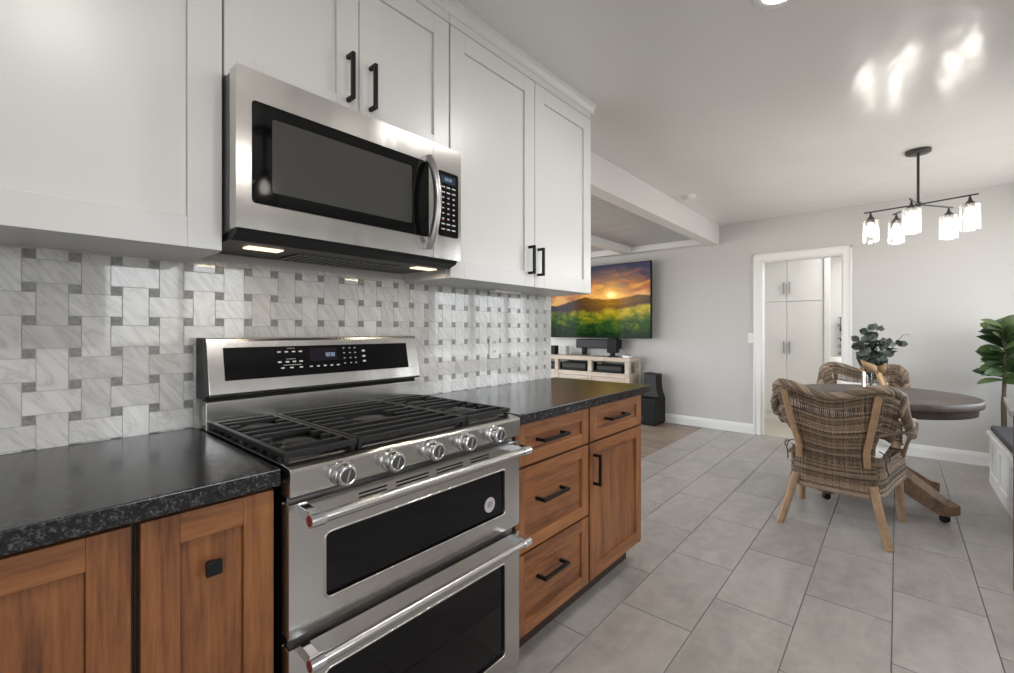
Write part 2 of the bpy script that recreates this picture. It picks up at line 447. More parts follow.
M['swag'] = leafy('dark_hanging_leaf', (0.02, 0.03, 0.022), (0.05, 0.07, 0.05), (0.10, 0.13, 0.10), 0.6)
M['stem'] = paint('brown_stem', (0.10, 0.075, 0.045), 0.7, 0.2, 0.2, 80)
M['burlap'] = wicker('tan_burlap', (0.26, 0.15, 0.075), (0.37, 0.23, 0.12), (0.48, 0.32, 0.18), 0.9)
M['terracotta'] = paint('woven_plant_pot', (0.35, 0.30, 0.25), 0.8, 0.1, 0.3, 60)
M['bulb'] = emit('lit_bulb', (1.0, 0.92, 0.82), 12.0)
M['lens'] = emit('lit_downlight_lens', (1.0, 0.95, 0.88), 12.0)
M['warm_lens'] = emit('lit_cooktop_lamp_lens', (1.0, 0.78, 0.52), 1.5)
M['clock'] = emit('lit_clock_digits', (0.55, 0.68, 0.95), 0.6)
M['mw_lcd'] = emit('lit_microwave_display', (0.10, 0.14, 0.20), 0.3)

def landscape():
    t = NT('sunset_meadow_on_screen'); g = t.n('TexCoord').outputs['Generated']
    sp = t.n('SeparateXYZ'); t.put(sp.inputs[0], g)
    u = t.math('SUBTRACT', 1.0, sp.outputs[1]); v = sp.outputs[2]
    uv = t.n('CombineXYZ', {0: t.math('MULTIPLY', u, 1.78), 1: v, 2: 0.0}).outputs[0]
    SU, SV = 0.685, 0.585
    du = t.math('MULTIPLY', t.math('SUBTRACT', u, SU), 1.78); dv = t.math('SUBTRACT', v, SV)
    dist = t.math('SQRT', t.math('ADD', t.math('MULTIPLY', du, du), t.math('MULTIPLY', t.math('MULTIPLY', dv, dv), 2.2)))
    cl = t.noise(t.vscale(uv, (2.0, 5.5, 1), rot=(0, 0, 0.25)), 1.8, 6, 0.62, 0.8)
    hgt = t.math('ADD', v, t.math('MULTIPLY_ADD', cl, 0.85, -0.37))
    sky = t.ramp(hgt, [(0.50, (0.75, 0.40, 0.12)), (0.62, (0.58, 0.26, 0.09)), (0.72, (0.36, 0.115, 0.06)), (0.82, (0.17, 0.085, 0.085)), (0.92, (0.085, 0.065, 0.09)), (1.0, (0.05, 0.05, 0.085))])
    glow = t.ramp(dist, [(0.0, (1.0, 0.95, 0.60)), (0.045, (0.95, 0.80, 0.30)), (0.10, (0.55, 0.33, 0.05)), (0.30, (0.20, 0.10, 0.01)), (0.60, (0, 0, 0))])
    sky = t.mix(1.0, sky, glow, 'ADD')
    ridge = t.math('ADD', 0.548, t.math('MULTIPLY', t.math('SINE', t.math('MULTIPLY_ADD', u, 13.0, 2.2)), 0.022))
    ridge = t.math('ADD', ridge, t.math('MULTIPLY', t.math('MINIMUM', t.math('SUBTRACT', u, 0.45), 0.0), 0.22))
    ridge = t.math('ADD', ridge, t.math('MULTIPLY_ADD', t.noise(t.vscale(uv, (5, 0, 0)), 1.4, 3, 0.5), 0.05, -0.025))
    ishill = t.n('MapRange', {0: t.math('SUBTRACT', ridge, v), 1: -0.006, 2: 0.012}).outputs[0]
    hd = t.math('ADD', dist, t.math('MULTIPLY_ADD', cl, 0.5, -0.25))
    hill = t.ramp(hd, [(0.0, (0.62, 0.33, 0.03)), (0.16, (0.33, 0.155, 0.015)), (0.34, (0.16, 0.075, 0.014)), (0.60, (0.065, 0.036, 0.022)), (0.85, (0.045, 0.034, 0.048))])
    pic = t.mix(ishill, sky, hill)
    gn = t.noise(t.vscale(uv, (5, 7, 1)), 1.6, 6, 0.7, 0.4)
    gl = t.noise(t.vscale(uv, (2.4, 4.0, 1), loc=(0.4, 0.2, 0)), 1.5, 3)
    edge = t.math('ADD', 0.30, t.math('ADD', t.math('MULTIPLY', gl, 0.14), t.math('MULTIPLY', t.math('MAXIMUM', t.math('SUBTRACT', u, 0.6), 0.0), 0.16)))
    isg = t.n('MapRange', {0: t.math('SUBTRACT', edge, v), 1: -0.02, 2: 0.03}).outputs[0]
    lift = t.math('ADD', t.math('MULTIPLY', gn, 0.70), t.math('ADD', t.math('MULTIPLY', gl, 0.50), t.math('MULTIPLY', t.math('SUBTRACT', v, 0.15), 0.95)))
    lift = t.math('SUBTRACT', lift, t.math('MULTIPLY_ADD', dist, 0.22, 0.10))
    grass = t.ramp(lift, [(0.20, (0.004, 0.018, 0.005)), (0.36, (0.022, 0.070, 0.010)), (0.47, (0.11, 0.145, 0.010)), (0.58, (0.32, 0.265, 0.012)), (0.74, (0.60, 0.42, 0.03))])
    pic = t.mix(isg, pic, grass)
    e = t.n('Emission', {1: 0.80}); t.put(e.inputs[0], pic)
    gl2 = t.n('BsdfGlossy', {0: (0.008, 0.008, 0.008, 1), 'Roughness': 0.08})
    ad = t.n('AddShader'); t.put(ad.inputs[0], e); t.put(ad.inputs[1], gl2)
    t.t.links.new(ad.outputs[0], t.out.inputs[0]); return t.m
M['tv_pic'] = landscape()

# ------------------------------------------------------------------ the room
CZ = 2.45          # kitchen and dining ceiling
FX = 5.745         # far wall
WY = 1.572         # kitchen wall behind the tile

def wall_slab(mb, axis, t0, t1, a0, a1, z0, z1, holes=()):
    xs = sorted({a0, a1, *[h[0] for h in holes], *[h[1] for h in holes]})
    for i in range(len(xs)-1):
        p, q = xs[i], xs[i+1]; mid = (p+q)/2
        spans = [(z0, z1)]
        for h in holes:
            if h[0] < mid < h[1]:
                ns = []
                for s0, s1 in spans:
                    if h[2] > s0: ns.append((s0, min(s1, h[2])))
                    if h[3] < s1: ns.append((max(s0, h[3]), s1))
                spans = ns
        for s0, s1 in spans:
            if axis == 'y': mb.box(p, q, t0, t1, s0, s1)
            else: mb.box(t0, t1, p, q, s0, s1)
    return mb

# floor: grey tiles 0.6 x 0.3 in half bond
fl = MB()
fl.box(-1.75, 5.80, -2.45, 1.79, -0.06, -0.004, 1)
gap = 0.0022
row = 0
yb = 0.016 - 0.3*9
k = -9
while yb < 1.79:
    off = 2.425 if k % 2 == 0 else 2.725
    x = off - 0.6*8
    while x < 5.80:
        a, b = max(x+gap, -1.75), min(x+0.6-gap, 5.80)
        c, d = max(yb+gap, -2.45), min(yb+0.3-gap, 1.79)
        if b-a > 0.01 and d-c > 0.01: fl.box(a, b, c, d, -0.004, 0.0, 0)
        x += 0.6
    yb += 0.3; k += 1
struct(fl.build('floor', [M['floor_tile'], M['floor_grout']], origin=(0, 0, -0.06)), 'grey rectangular floor tiles of kitchen and dining room')
fw = MB(); x = 1.0
while x < 5.8:
    y = 1.79 - random.random()*0.9
    while y < 6.0:
        ln = 0.7+random.random()*0.6
        fw.box(x+0.001, min(x+0.089, 5.8), max(y+0.001, 1.792), min(y+ln-0.001, 6.0), -0.05, -0.001); y += ln
    x += 0.09
struct(fw.build('floor_living_room', M['floor_wood']), 'oak plank floor of the living room')
struct(MB().box(5.80, 8.7, -1.6, 1.6, -0.05, -0.002).build('floor_hallway', paint('pale_hall_floor', (0.52, 0.48, 0.42), 0.4, 0.06, 0.05, 20)), 'pale hall floor beyond the doorway')
struct(MB().box(5.745, 5.865, 0.40, 1.19, -0.003, 0.006).build('trim_threshold', paint('threshold_strip', (0.50, 0.47, 0.42), 0.4)), 'pale threshold in the doorway')

struct(MB().box(-1.80, FX+0.12, -2.50, 1.74, CZ, CZ+0.08).build('ceiling', M['ceiling']), 'satin off-white ceiling')
struct(MB().box(-0.5, FX+0.05, 1.74, 6.05, 2.30, 2.36).build('ceiling_living_room', M['planks']), 'white plank ceiling of the living room')
struct(MB().box(5.865, 8.7, -1.6, 1.6, 2.42, 2.48).build('ceiling_hallway', M['trim']))

struct(wall_slab(MB(), 'y', WY, 1.70, -1.75, 2.205, 0, CZ).build('wall_left', M['wall']), 'kitchen wall behind the range')
struct(wall_slab(MB(), 'x', FX, FX+0.12, -1.2, 6.0, 0, CZ, [(0.421, 1.169, 0, 1.98)]).build('wall_far', M['wall']), 'pale grey far wall with the doorway')
struct(wall_slab(MB(), 'y', -1.20, -1.08, 3.30, FX, 0, CZ, [(3.50, 5.60, 0.78, 2.25)]).build('wall_right', M['wall']))
struct(wall_slab(MB(), 'x', 3.30, 3.42, -2.45, -1.20, 0, CZ).build('wall_jog', M['wall']))
struct(wall_slab(MB(), 'y', -2.50, -2.38, -1.75, 3.30, 0, CZ, [(0.66, 1.92, 1.02, 2.0)]).build('wall_back', M['wall']))
struct(wall_slab(MB(), 'x', -1.80, -1.68, -2.45, 1.572, 0, CZ, [(-1.95, -0.95, 0.02, 2.12)]).build('wall_end', M['wall']))
struct(wall_slab(MB(), 'y', 5.90, 6.02, 0.9, FX, 0, 2.36, [(1.6, 5.6, 0.2, 2.2)]).build('wall_living_room', M['wall']))
struct(wall_slab(MB(), 'x', 0.9, 1.0, 1.70, 5.9, 0, 2.36, [(2.6, 5.2, 0.2, 2.2)]).build('wall_living_side', M['wall']))
struct(wall_slab(MB(), 'x', 8.58, 8.70, -1.6, 1.6, 0, 2.42).build('wall_hall_end', M['trim']))
struct(wall_slab(MB(), 'y', 1.48, 1.60, 5.865, 8.58, 0, 2.42).build('wall_hall_left', M['trim']))
struct(wall_slab(MB(), 'y', -1.60, -1.48, 5.865, 8.58, 0, 2.42).build('wall_hall_right', M['trim']))

# beams between kitchen and living room
struct(MB().box(2.205, FX, 1.615, 1.738, 2.215, CZ).build('trim_beam', M['beam'], bevel=0.004), 'white ceiling beam between dining room and living room')
struct(MB().box(2.205, 5.62, 2.68, 2.80, 2.215, 2.30).build('trim_beam_living', M['beam'], bevel=0.004), 'white beam on the living room ceiling')
struct(MB().box(5.60, FX, 1.738, 5.9, 2.225, 2.30).build('trim_ledger', M['beam'], bevel=0.003), 'white ledger board along the living room wall top')

# baseboards, casing
def baseboard(name, x0, x1, y0, y1, axis):
    m = MB()
    if axis == 'x':   # runs along y on the far wall, face at x0
        m.prism([(x0, 0.0), (x1, 0.0), (x1, 0.115), (x1-0.006, 0.115), (x0+0.004, 0.098), (x0+0.002, 0.085), (x0, 0.08)], 'y', y0, y1)
    return struct(m.build(name, M['trim']))
baseboard('baseboard_far', FX-0.016, FX, 1.246, 5.9, 'x')
baseboard('baseboard_far_right', FX-0.016, FX, -1.08, 0.347, 'x')
cs = MB()
for a, b in ((1.169, 1.243), (0.347, 0.421)):
    cs.box(FX-0.018, FX, a, b, 0, 2.054)
    cs.box(FX-0.026, FX-0.018, (b-0.018) if a > 1 else a, b if a > 1 else a+0.018, 0, 2.054)
cs.box(FX-0.018, FX, 0.421, 1.169, 1.98, 2.054); cs.box(FX-0.026, FX-0.018, 0.347, 1.243, 2.036, 2.054)
for y0, y1 in ((1.155, 1.169), (0.421, 0.435)): cs.box(FX, FX+0.12, y0, y1, 0, 1.98)
cs.box(FX, FX+0.12, 0.435, 1.155, 1.966, 1.98)
struct(cs.build('trim_door_casing', M['trim'], bevel=0.002), 'white casing round the doorway')

def window(name, axis, t, a0, a1, z0, z1, cols, rows):
    m = MB(); w = 0.045
    def bx(p, q, s0, s1, d0, d1):
        if axis == 'y': m.box(p, q, t+d0, t+d1, s0, s1)
        else: m.box(t+d0, t+d1, p, q, s0, s1)
    bx(a0, a0+w, z0, z1, 0, 0.06); bx(a1-w, a1, z0, z1, 0, 0.06)
    bx(a0+w, a1-w, z0, z0+w, 0, 0.06); bx(a0+w, a1-w, z1-w, z1, 0, 0.06)
    for i in range(1, cols):
        c = a0+(a1-a0)*i/cols; bx(c-0.03, c+0.03, z0+w, z1-w, 0.005, 0.055)
    for j in range(1, rows):
        c = z0+(z1-z0)*j/rows; bx(a0+w, a1-w, c-0.012, c+0.012, 0.015, 0.045)
    return struct(m.build(name, M['trim']))
window('window_1', 'y', -2.47, 0.66, 1.92, 1.02, 2.0, 2, 1)
window('window_2', 'y', -1.17, 3.50, 5.60, 0.78, 2.25, 3, 1)
window('added_window_3', 'x', -1.77, -1.95, -0.95, 0.02, 2.12, 1, 1)  # frame of the unseen opening added for daylight behind the camera
window('added_window_4', 'y', 5.93, 1.6, 5.6, 0.2, 2.2, 4, 1)  # frame of the unseen opening added to light the living room
window('added_window_5', 'x', 0.92, 2.6, 5.2, 0.2, 2.2, 3, 1)  # frame of the added side opening, more light for the living room

# ------------------------------------------------------------------ backsplash: basketweave marble with grey dots
bs = MB()
P_, D_, GX = 0.080, 0.0235, 0.0016
XB0, XB1, ZB0, ZB1 = -0.46, 2.203, 0.905, 1.41
YT = 1.565
bs.box(XB0, XB1, YT+0.0012, WY-0.0005, ZB0, ZB1, 2)
def tile(x0, x1, z0, z1, mi):
    x0, x1, z0, z1 = max(x0, XB0), min(x1, XB1), max(z0, ZB0), min(z1, ZB1)
    if x1-x0 > 0.004 and z1-z0 > 0.004: bs.box(x0+GX/2, x1-GX/2, YT, YT+0.002, z0+GX/2, z1-GX/2, mi)
x_0, z_0 = 0.060, 1.382     # centre of one dot
for i in range(-9, 29):
    for j in range(-2, 9):
        cx, cz = x_0+i*P_, z_0-j*P_
        tile(cx-D_/2, cx+D_/2, cz-D_/2, cz+D_/2, 1)
        if (i+j) % 2 == 0: tile(cx-D_/2, cx+P_+D_/2, cz-P_+D_/2, cz-D_/2, 0)
        else: tile(cx+D_/2, cx+P_-D_/2, cz-P_-D_/2, cz+D_/2, 0)
# rest the tiles so horizontals and uprights do not overlap: each spans only to the neighbour's edge
o = bs.build('tile_backsplash', [M['marble'], M['dot'], M['grout']])
tag(o, 'white marble basketweave tile backsplash with small grey dots behind the range', 'backsplash')

# ------------------------------------------------------------------ cabinets
def shaker(mb, x0, x1, z0, z1, yf, th=0.02, st=0.073, rl=0.073, rec=0.009, stile=0, rail=0, panel=0):
    mb.box(x0, x0+st, yf, yf+th, z0, z1, stile); mb.box(x1-st, x1, yf, yf+th, z0, z1, stile)
    mb.box(x0+st, x1-st, yf, yf+th, z0, z0+rl, rail); mb.box(x0+st, x1-st, yf, yf+th, z1-rl, z1, rail)
    mb.box(x0+st, x1-st, yf+rec, yf+th-0.002, z0+rl, z1-rl, panel)
    return mb
def pull(parent, name, p0, p1, out=0.032, w=0.0115, mat=None):
    """bar pull in front of y, posts going back to the door"""
    m = MB(); p0 = Vector(p0); p1 = Vector(p1); d = (p1-p0).normalized()
    bar0 = p0+Vector((0, -out, 0)); bar1 = p1+Vector((0, -out, 0))
    m.bar(bar0, bar1, w, w, up=(0, -1, 0))
    for p in (p0+d*w/2, p1-d*w/2): m.bar(p+Vector((0, -out+w/2, 0)), p, w, w, up=d)
    return m.build(name, mat or M['black'], parent, bevel=0.0012, label='matte black bar pull')

YU = 1.283
UB = 1.397
def upper(name, x0, x1, zb, doors, label, split_label=None):
    t = thing(name, ((x0+x1)/2, 1.42, zb), label, 'cabinet', 'white upper cabinets')
    b = MB(); b.box(x0, x1, YU+0.021, 1.563, zb, 2.40); b.box(x0, x1, YU+0.001, YU+0.021, 2.365, 2.40)
    b.build('cabinet_body', M['cab_white'], t, bevel=0.001)
    for (a, c, hx, h0, h1) in doors:
        d = shaker(MB(), a, c, zb+0.001, 2.361, YU).build('door', M['cab_white'], t, bevel=0.0016)
        if hx is not None: pull(d, 'handle', (hx, YU, h0), (hx, YU, h1))
    return t
upper('upper_cabinet', -0.445, 0.3845, UB, [(-0.4425, 0.3825, None, 0, 0)], 'tall white shaker upper cabinet left of the microwave')
upper('upper_cabinet', 0.3855, 1.1425, 1.842, [(0.3875, 0.7625, 0.725, 1.903, 2.046), (0.7655, 1.1405, 0.803, 1.901, 2.044)], 'short white two-door upper cabinet above the microwave')
upper('upper_cabinet', 1.1445, 2.187, UB, [(1.148, 1.673, 1.630, 1.455, 1.585), (1.677, 2.185, 1.700, 1.452, 1.583)], 'tall white two-door upper cabinet right of the microwave')
cr = MB()
prof = [(YU+0.02, 2.400), (YU-0.001, 2.400), (YU-0.004, 2.412), (YU-0.012, 2.428), (YU-0.020, 2.436), (YU-0.020, 2.4495), (YU+0.02, 2.4495)]
cr.prism(prof, 'x', -0.445, 2.207)
cr.prism([(2.167, 2.400), (2.188, 2.400), (2.191, 2.412), (2.199, 2.428), (2.207, 2.436), (2.207, 2.4495), (2.167, 2.4495)], 'y', YU+0.02, 1.56)
cr.box(-0.445, 2.167, YU+0.02, 1.56, 2.401, 2.4495)
tag(cr.build('crown_molding', M['cab_white']), 'white crown molding along the top of the upper cabinets', 'molding')

YD = 0.990
def base(name, x0, x1, label, toe=True):
    t = thing(name, ((x0+x1)/2, 1.28, 0), label, 'cabinet', 'stained wood base cabinets')
    b = MB(); b.box(x0, x1, YD+0.022, 1.56, 0.105, 0.872)
    b.build('cabinet_body', M['wood_dark'], t)
    k = MB(); k.box(x0, x1, YD+0.085, 1.56, 0, 0.105); k.build('toe_kick', M['wood_dark'], t)
    return t
WMATS = [M['wood_z'], M['wood_x']]
b1 = base('base_cabinet', -0.46, 0.1640, 'brown wood base cabinet at far left under the counter')
shaker(MB(), -0.43, 0.158, 0.118, 0.863, YD, 0.021, 0.057, 0.055, 0.010, 0, 1, 0).build('door', WMATS, b1, bevel=0.0014)
b2 = base('base_cabinet', 0.1650, 0.396, 'narrow brown wood pull-out cabinet with square black knob left of the range')
d = shaker(MB(), 0.171, 0.391, 0.118, 0.863, YD, 0.021, 0.057, 0.055, 0.010, 0, 1, 0).build('door', WMATS, b2, bevel=0.0014)
kn = MB(); kn.box(0.264, 0.290, YD-0.022, YD-0.010, 0.737, 0.763); kn.box(0.271, 0.283, YD-0.010, YD+0.010, 0.744, 0.756)
kn.build('knob', M['black'], d, bevel=0.0012, label='square black knob')
b3 = base('base_cabinet', 1.178, 1.6735, 'brown wood cabinet with three drawers right of the range')
for z0, z1, hz, a, c in ((0.719, 0.866, 0.798, 1.310, 1.478), (0.415, 0.709, 0.583, 1.307, 1.474), (0.123, 0.405, 0.296, 1.313, 1.474)):
    dr = shaker(MB(), 1.182, 1.666, z0, z1, YD, 0.021, 0.052, 0.046, 0.009, 0, 1, 1).build('drawer', WMATS, b3, bevel=0.0014)
    pull(dr, 'handle', (a, YD+(0.009), hz), (c, YD+0.009, hz), 0.038)
b4 = base('base_cabinet', 1.6745, 2.190, 'brown wood cabinet with one drawer over a door at counter end')
dr = shaker(MB(), 1.682, 2.186, 0.719, 0.866, YD, 0.021, 0.055, 0.042, 0.009, 0, 1, 1).build('drawer', WMATS, b4, bevel=0.0014)
pull(dr, 'handle', (1.818, YD+0.009, 0.799), (1.997, YD+0.009, 0.799), 0.038)
dr = shaker(MB(), 1.682, 2.186, 0.123, 0.709, YD, 0.021, 0.057, 0.055, 0.009, 0, 1, 0).build('door', WMATS, b4, bevel=0.0014)
pull(dr, 'handle', (1.711, YD, 0.530), (1.711, YD, 0.664), 0.032)
MB().box(2.1905, 2.200, YD+0.012, 1.56, 0.105, 0.872).build('end_panel', M['wood_z'], b4)

def counter(x0, x1, y0, label):
    o = MB().box(x0, x1, y0, 1.5648, 0.8745, 0.911).build('countertop', M['granite'], bevel=0.003, segs=3)
    return tag(o, label, 'countertop', 'black granite countertops')
counter(-0.47, 0.397, 0.968, 'black granite countertop left of the range')
counter(1.176, 2.252, 0.968, 'black granite countertop right of the range ending at the living room')

# outlet, under-cabinet light, switch
ou = thing('wall_outlet', (1.695, YT, 1.047), 'white double wall outlet on the marble backsplash', 'outlet')
MB().prism(rrect(1.660, 1.730, 1.052, 1.168, 0.006, 3), 'y', YT-0.006, YT).build('cover_plate', M['plastic_white'], ou, bevel=0.0015)
for zc in (1.087, 1.133):
    m = MB(); m.prism(rrect(1.680, 1.710, zc-0.014, zc+0.014, 0.008, 3), 'y', YT-0.0085, YT-0.006); s_ = m.build('socket', M['plastic_white'], ou)
    q = MB(); q.box(1.687, 1.690, YT-0.0092, YT-0.0084, zc-0.004, zc+0.007); q.box(1.700, 1.703, YT-0.0092, YT-0.0084, zc-0.004, zc+0.007)
    q.build('slot', M['plastic_grey'], s_)
uc = thing('under_cabinet_light', (1.72, 1.50, UB-0.014), 'slim white light bar under the right upper cabinet', 'lamp')
MB().box(1.62, 1.82, 1.485, 1.525, UB-0.013, UB).build('housing', M['plastic_white'], uc, bevel=0.002)
sw = thing('light_switch', (FX, 1.272, 1.06), 'white light switch left of the doorway', 'switch')
MB().box(FX-0.006, FX, 1.2455, 1.300, 1.045, 1.16).build('cover_plate', M['plastic_white'], sw, bevel=0.0015)
MB().box(FX-0.010, FX-0.006, 1.260, 1.285, 1.075, 1.13).build('rocker', M['trim'], sw, bevel=0.001)

# ------------------------------------------------------------------ range
RX0, RX1, RY = 0.408, 1.161, 0.952
rg = thing('range', (0.784, 1.25, 0.0), 'stainless steel double-oven gas range between the base cabinets', 'stove')
b = MB(); b.box(RX0+0.008, RX1-0.002, RY+0.034, 1.555, 0.06, 0.900); b.build('body', M['steel_dark'], rg)
b = MB(); b.box(RX0+0.03, RX1-0.03, RY+0.07, 1.50, 0.0, 0.06); b.build('plinth', M['plastic'], rg)
# control panel with a rolled top edge
cp = MB(); cp.prism([(RY+0.004, 0.8455), (RY, 0.8485), (RY-0.002, 0.900), (RY+0.002, 0.9065), (RY+0.010, 0.909), (RY+0.045, 0.9125), (RY+0.045, 0.8455)], 'x', RX0, RX1)
cpo = cp.build('control_panel', M['steel'], rg, bevel=0.0015)
for kx in (0.519, 0.651, 0.779, 0.901, 1.026):
    kz = 0.8765
    m = MB(); m.lathe([(0.0, 0.0), (0.0265, 0.0), (0.0270, 0.006), (0.0250, 0.010), (0.0215, 0.012), (0.0215, 0.019), (0.0245, 0.021), (0.0250, 0.028), (0.0235, 0.034), (0.0205, 0.038), (0.0195, 0.0385), (0.0175, 0.0372), (0.0, 0.0372)], (kx, RY, kz), (0, -1, 0), 32)
    k_ = m.build('knob', M['chrome'], rg, label='chrome burner knob')
    q = MB(); q.lathe([(0.0, 0.0), (0.0160, 0.0), (0.0160, 0.0006), (0.0, 0.0006)], (kx, RY-0.0373, kz), (0, -1, 0), 24); q.build('knob_face', M['steel_dark'], k_)
    q = MB(); q.bar((kx-0.004, RY-0.0385, kz-0.013), (kx+0.004, RY-0.0385, kz+0.013), 0.003, 0.0015, up=(0, -1, 0)); q.build('pointer', M['chrome'], k_)
# oven doors
def oven_door(z0, z1, wz0, wz1, hz, slots):
    m = MB(); hole = rrect(0.484, 1.088, wz0, wz1, 0.014)
    holed_plate(m, RX0-0.002, RX1-0.004, z0, z1, hole, RY, RY+0.032)
    dr = m.build('oven_door', M['steel'], rg, bevel=0.0035)
    g = MB(); g.box(0.478, 1.094, RY+0.008, RY+0.014, wz0-0.006, wz1+0.006); g.build('oven_window', M['glass_black'], dr)
    rim = MB(); rim.tube([(p[0], RY+0.001, p[1]) for p in hole], 0.0035, 6, closed=True); rim.build('window_rim', M['steel'], dr)
    h = MB(); yh = RY-0.060
    h.tube([(0.446, yh, hz), (1.112, yh, hz)], 0.0118, 20)
    h.build('handle_bar', M['steel'], dr, label='steel oven handle bar')
    for hx, sg in ((0.436, -1), (1.118, 1)):
        e_ = MB()
        e_.cyl((hx-0.016, yh, hz), (hx+0.016, yh, hz), 0.0145, n=24)
        e_.bar((hx+0.000, yh, hz), (hx+0.000, RY+0.002, hz+0.004), 0.020, 0.024)
        eo = e_.build('handle_bracket', M['chrome'], dr, bevel=0.0015, label='chrome handle bracket')
        c_ = MB(); c_.lathe([(0.0, 0.0), (0.0105, 0.0), (0.010, 0.0012), (0.0, 0.0016)], (hx+sg*0.016, yh, hz), (sg, 0, 0), 20)
        # red cap at the left end of each handle, plain at the right
        c_2 = c_.build('end_cap', M['red'] if sg < 0 else M['chrome'], dr)
    return dr
d1 = oven_door(0.5525, 0.833, 0.606, 0.752, 0.814, True)
d2 = oven_door(0.085, 0.531, 0.150, 0.449, 0.522, False)
sl = MB()
for a, c in ((0.566, 0.643), (0.670, 0.774), (0.800, 0.900), (0.931, 1.010)):
    for z in (0.804, 0.813): sl.box(a, c, RY-0.0006, RY+0.002, z, z+0.0036)
sl.build('vent_slot', M['plastic'], d1)
st = MB(); st.cyl((1.022, RY+0.0080, 0.653), (1.022, RY+0.0070, 0.653), 0.0230, n=32); so = st.build('sticker', M['sticker'], d1, label='round pale sticker on the oven window')
st = MB()
for dz, w in ((0.009, 0.008), (0.006, 0.011), (0.003, 0.012), (0.0, 0.011), (-0.003, 0.010), (-0.0075, 0.012)):
    st.box(1.022-w, 1.022+w, RY+0.0066, RY+0.0071, 0.653+dz-0.0009, 0.653+dz+0.0009)
st.build('sticker_print', M['sticker_ink'], d1)
# cooktop
b = MB(); b.box(RX0+0.002, RX1-0.002, RY+0.046, 1.49, 0.900, 0.9105); b.build('cooktop', M['steel_dark'], rg, bevel=0.002)
for bx_, by_, br in ((0.500, 1.12, 0.034), (0.500, 1.37, 0.040), (0.772, 1.235, 0.050), (1.055, 1.12, 0.045), (1.055, 1.37, 0.032)):
    m = MB(); m.lathe([(0, 0.9105), (br+0.012, 0.9105), (br+0.010, 0.917), (br, 0.920), (0, 0.920)], (bx_, by_, 0), (0, 0, 1), 28); bo = m.build('burner', M['alu'], rg)
    m = MB(); m.lathe([(0, 0.920), (br, 0.920), (br+0.002, 0.924), (br-0.004, 0.927), (0, 0.927)], (bx_, by_, 0), (0, 0, 1), 28); m.build('burner_cap', M['iron'], bo)
def grate(x0, x1, burners):
    m = MB(); y0, y1 = 0.992, 1.480; zt, h = 0.934, 0.014; w = 0.013; zc = zt-h/2
    for y in (y0+w/2, y1-w/2): m.bar((x0, y, zc), (x1, y, zc), w, h)
    for x in (x0+w/2, x1-w/2): m.bar((x, y0+w, zc), (x, y1-w, zc), w, h)
    for x in (x0+0.008, x1-0.008):
        n = 9
        for i in range(n):
            y = y0+0.012+(y1-y0-0.024)*i/(n-1)
            m.box(x-0.006, x+0.006, y-0.007, y+0.007, 0.9105, zt-h)
    nb = 9
    for i in range(1, nb):
        y = y0+(y1-y0)*i/nb; segs = [(x0+w, x1-w)]
        for (bx_, by_, br) in burners:
            hw = br*0.95 if abs(y-by_) < br*0.75 else 0
            if hw:
                ns = []
                for a, c in segs:
                    if a < bx_ < c: ns += [(a, bx_-hw), (bx_+hw, c)]
                    else: ns.append((a, c))
                segs = ns
        for a, c in segs:
            if c-a > 0.01: m.bar((a, y, zc+0.001), (c, y, zc+0.001), 0.0125, h)
    return m.build('grate', M['iron'], rg, bevel=0.0022)
grate(0.412, 0.586, [(0.500, 1.12, 0.05), (0.500, 1.37, 0.05)])
grate(0.589, 0.955, [(0.772, 1.235, 0.075)])
grate(0.958, 1.157, [(1.055, 1.12, 0.055), (1.055, 1.37, 0.05)])
# backguard
m = MB(); m.prism([(1.482, 0.9125), (1.484, 0.990), (1.488, 0.993), (1.52, 0.993), (1.52, 0.905), (1.482, 0.905)], 'x', RX0-0.006, 1.153)
m.build('back_riser', M['steel'], rg, bevel=0.0015)
m = MB(); m.box(RX0+0.002, 1.146, 1.50, 1.55, 0.985, 1.012); m.build('console_gap', M['plastic'], rg)
YB0, YB1 = 1.468, 1.500
bg = MB(); bg.prism([(YB0+0.006, 1.006), (YB0, 1.012), (YB1, 1.164), (YB1+0.004, 1.171), (YB1+0.012, 1.1745), (1.545, 1.1745), (1.545, 1.006)], 'x', RX0-0.002, 1.149, 0)
bgo = bg.build('backguard', M['steel'], rg, bevel=0.002)
m = MB(); m.prism([(YB0+0.004, 1.000), (YB0-0.001, 1.010), (YB1-0.001, 1.166), (YB1+0.006, 1.1755), (1.552, 1.1755), (1.552, 1.000)], 'x', RX0-0.012, RX0-0.002); m.build('console_end_cap', M['plastic_grey'], rg)
def on_bg(z, out): return YB0+(YB1-YB0)*(z-1.012)/(1.164-1.012)-out
m = MB(); za, zb_ = 1.050, 1.146
m.prism([(on_bg(za, 0.0012), za), (on_bg(zb_, 0.0012), zb_), (on_bg(zb_, -0.003), zb_), (on_bg(za, -0.003), za)], 'x', 0.448, 1.098)
dp = m.build('control_glass', M['glass_black'], rg)
def mark(mb, x0, x1, z0, z1): mb.prism([(on_bg(z0, 0.0018), z0), (on_bg(z1, 0.0018), z1), (on_bg(z1, 0.001), z1), (on_bg(z0, 0.001), z0)], 'x', x0, x1)
mk = MB()
for zc, xs in ((1.128, (0.604, 0.627, 0.650, 0.672)), (1.096, (0.604, 0.628, 0.650, 0.672)), (1.077, (0.612, 0.640, 0.671))):
    mk = MB()
    for x in xs: mark(mk, x-0.005, x+0.006, zc-0.0022, zc+0.0022)
    mk.build('oven_key_marks', M['marking'], dp)
for a, c, z in ((0.625, 0.655, 1.1046), (0.615, 0.672, 1.0856), (0.630, 0.655, 1.1390)):
    mk = MB(); mark(mk, a, c, z-0.0006, z+0.0006); mk.build('group_line', M['marking'], dp)
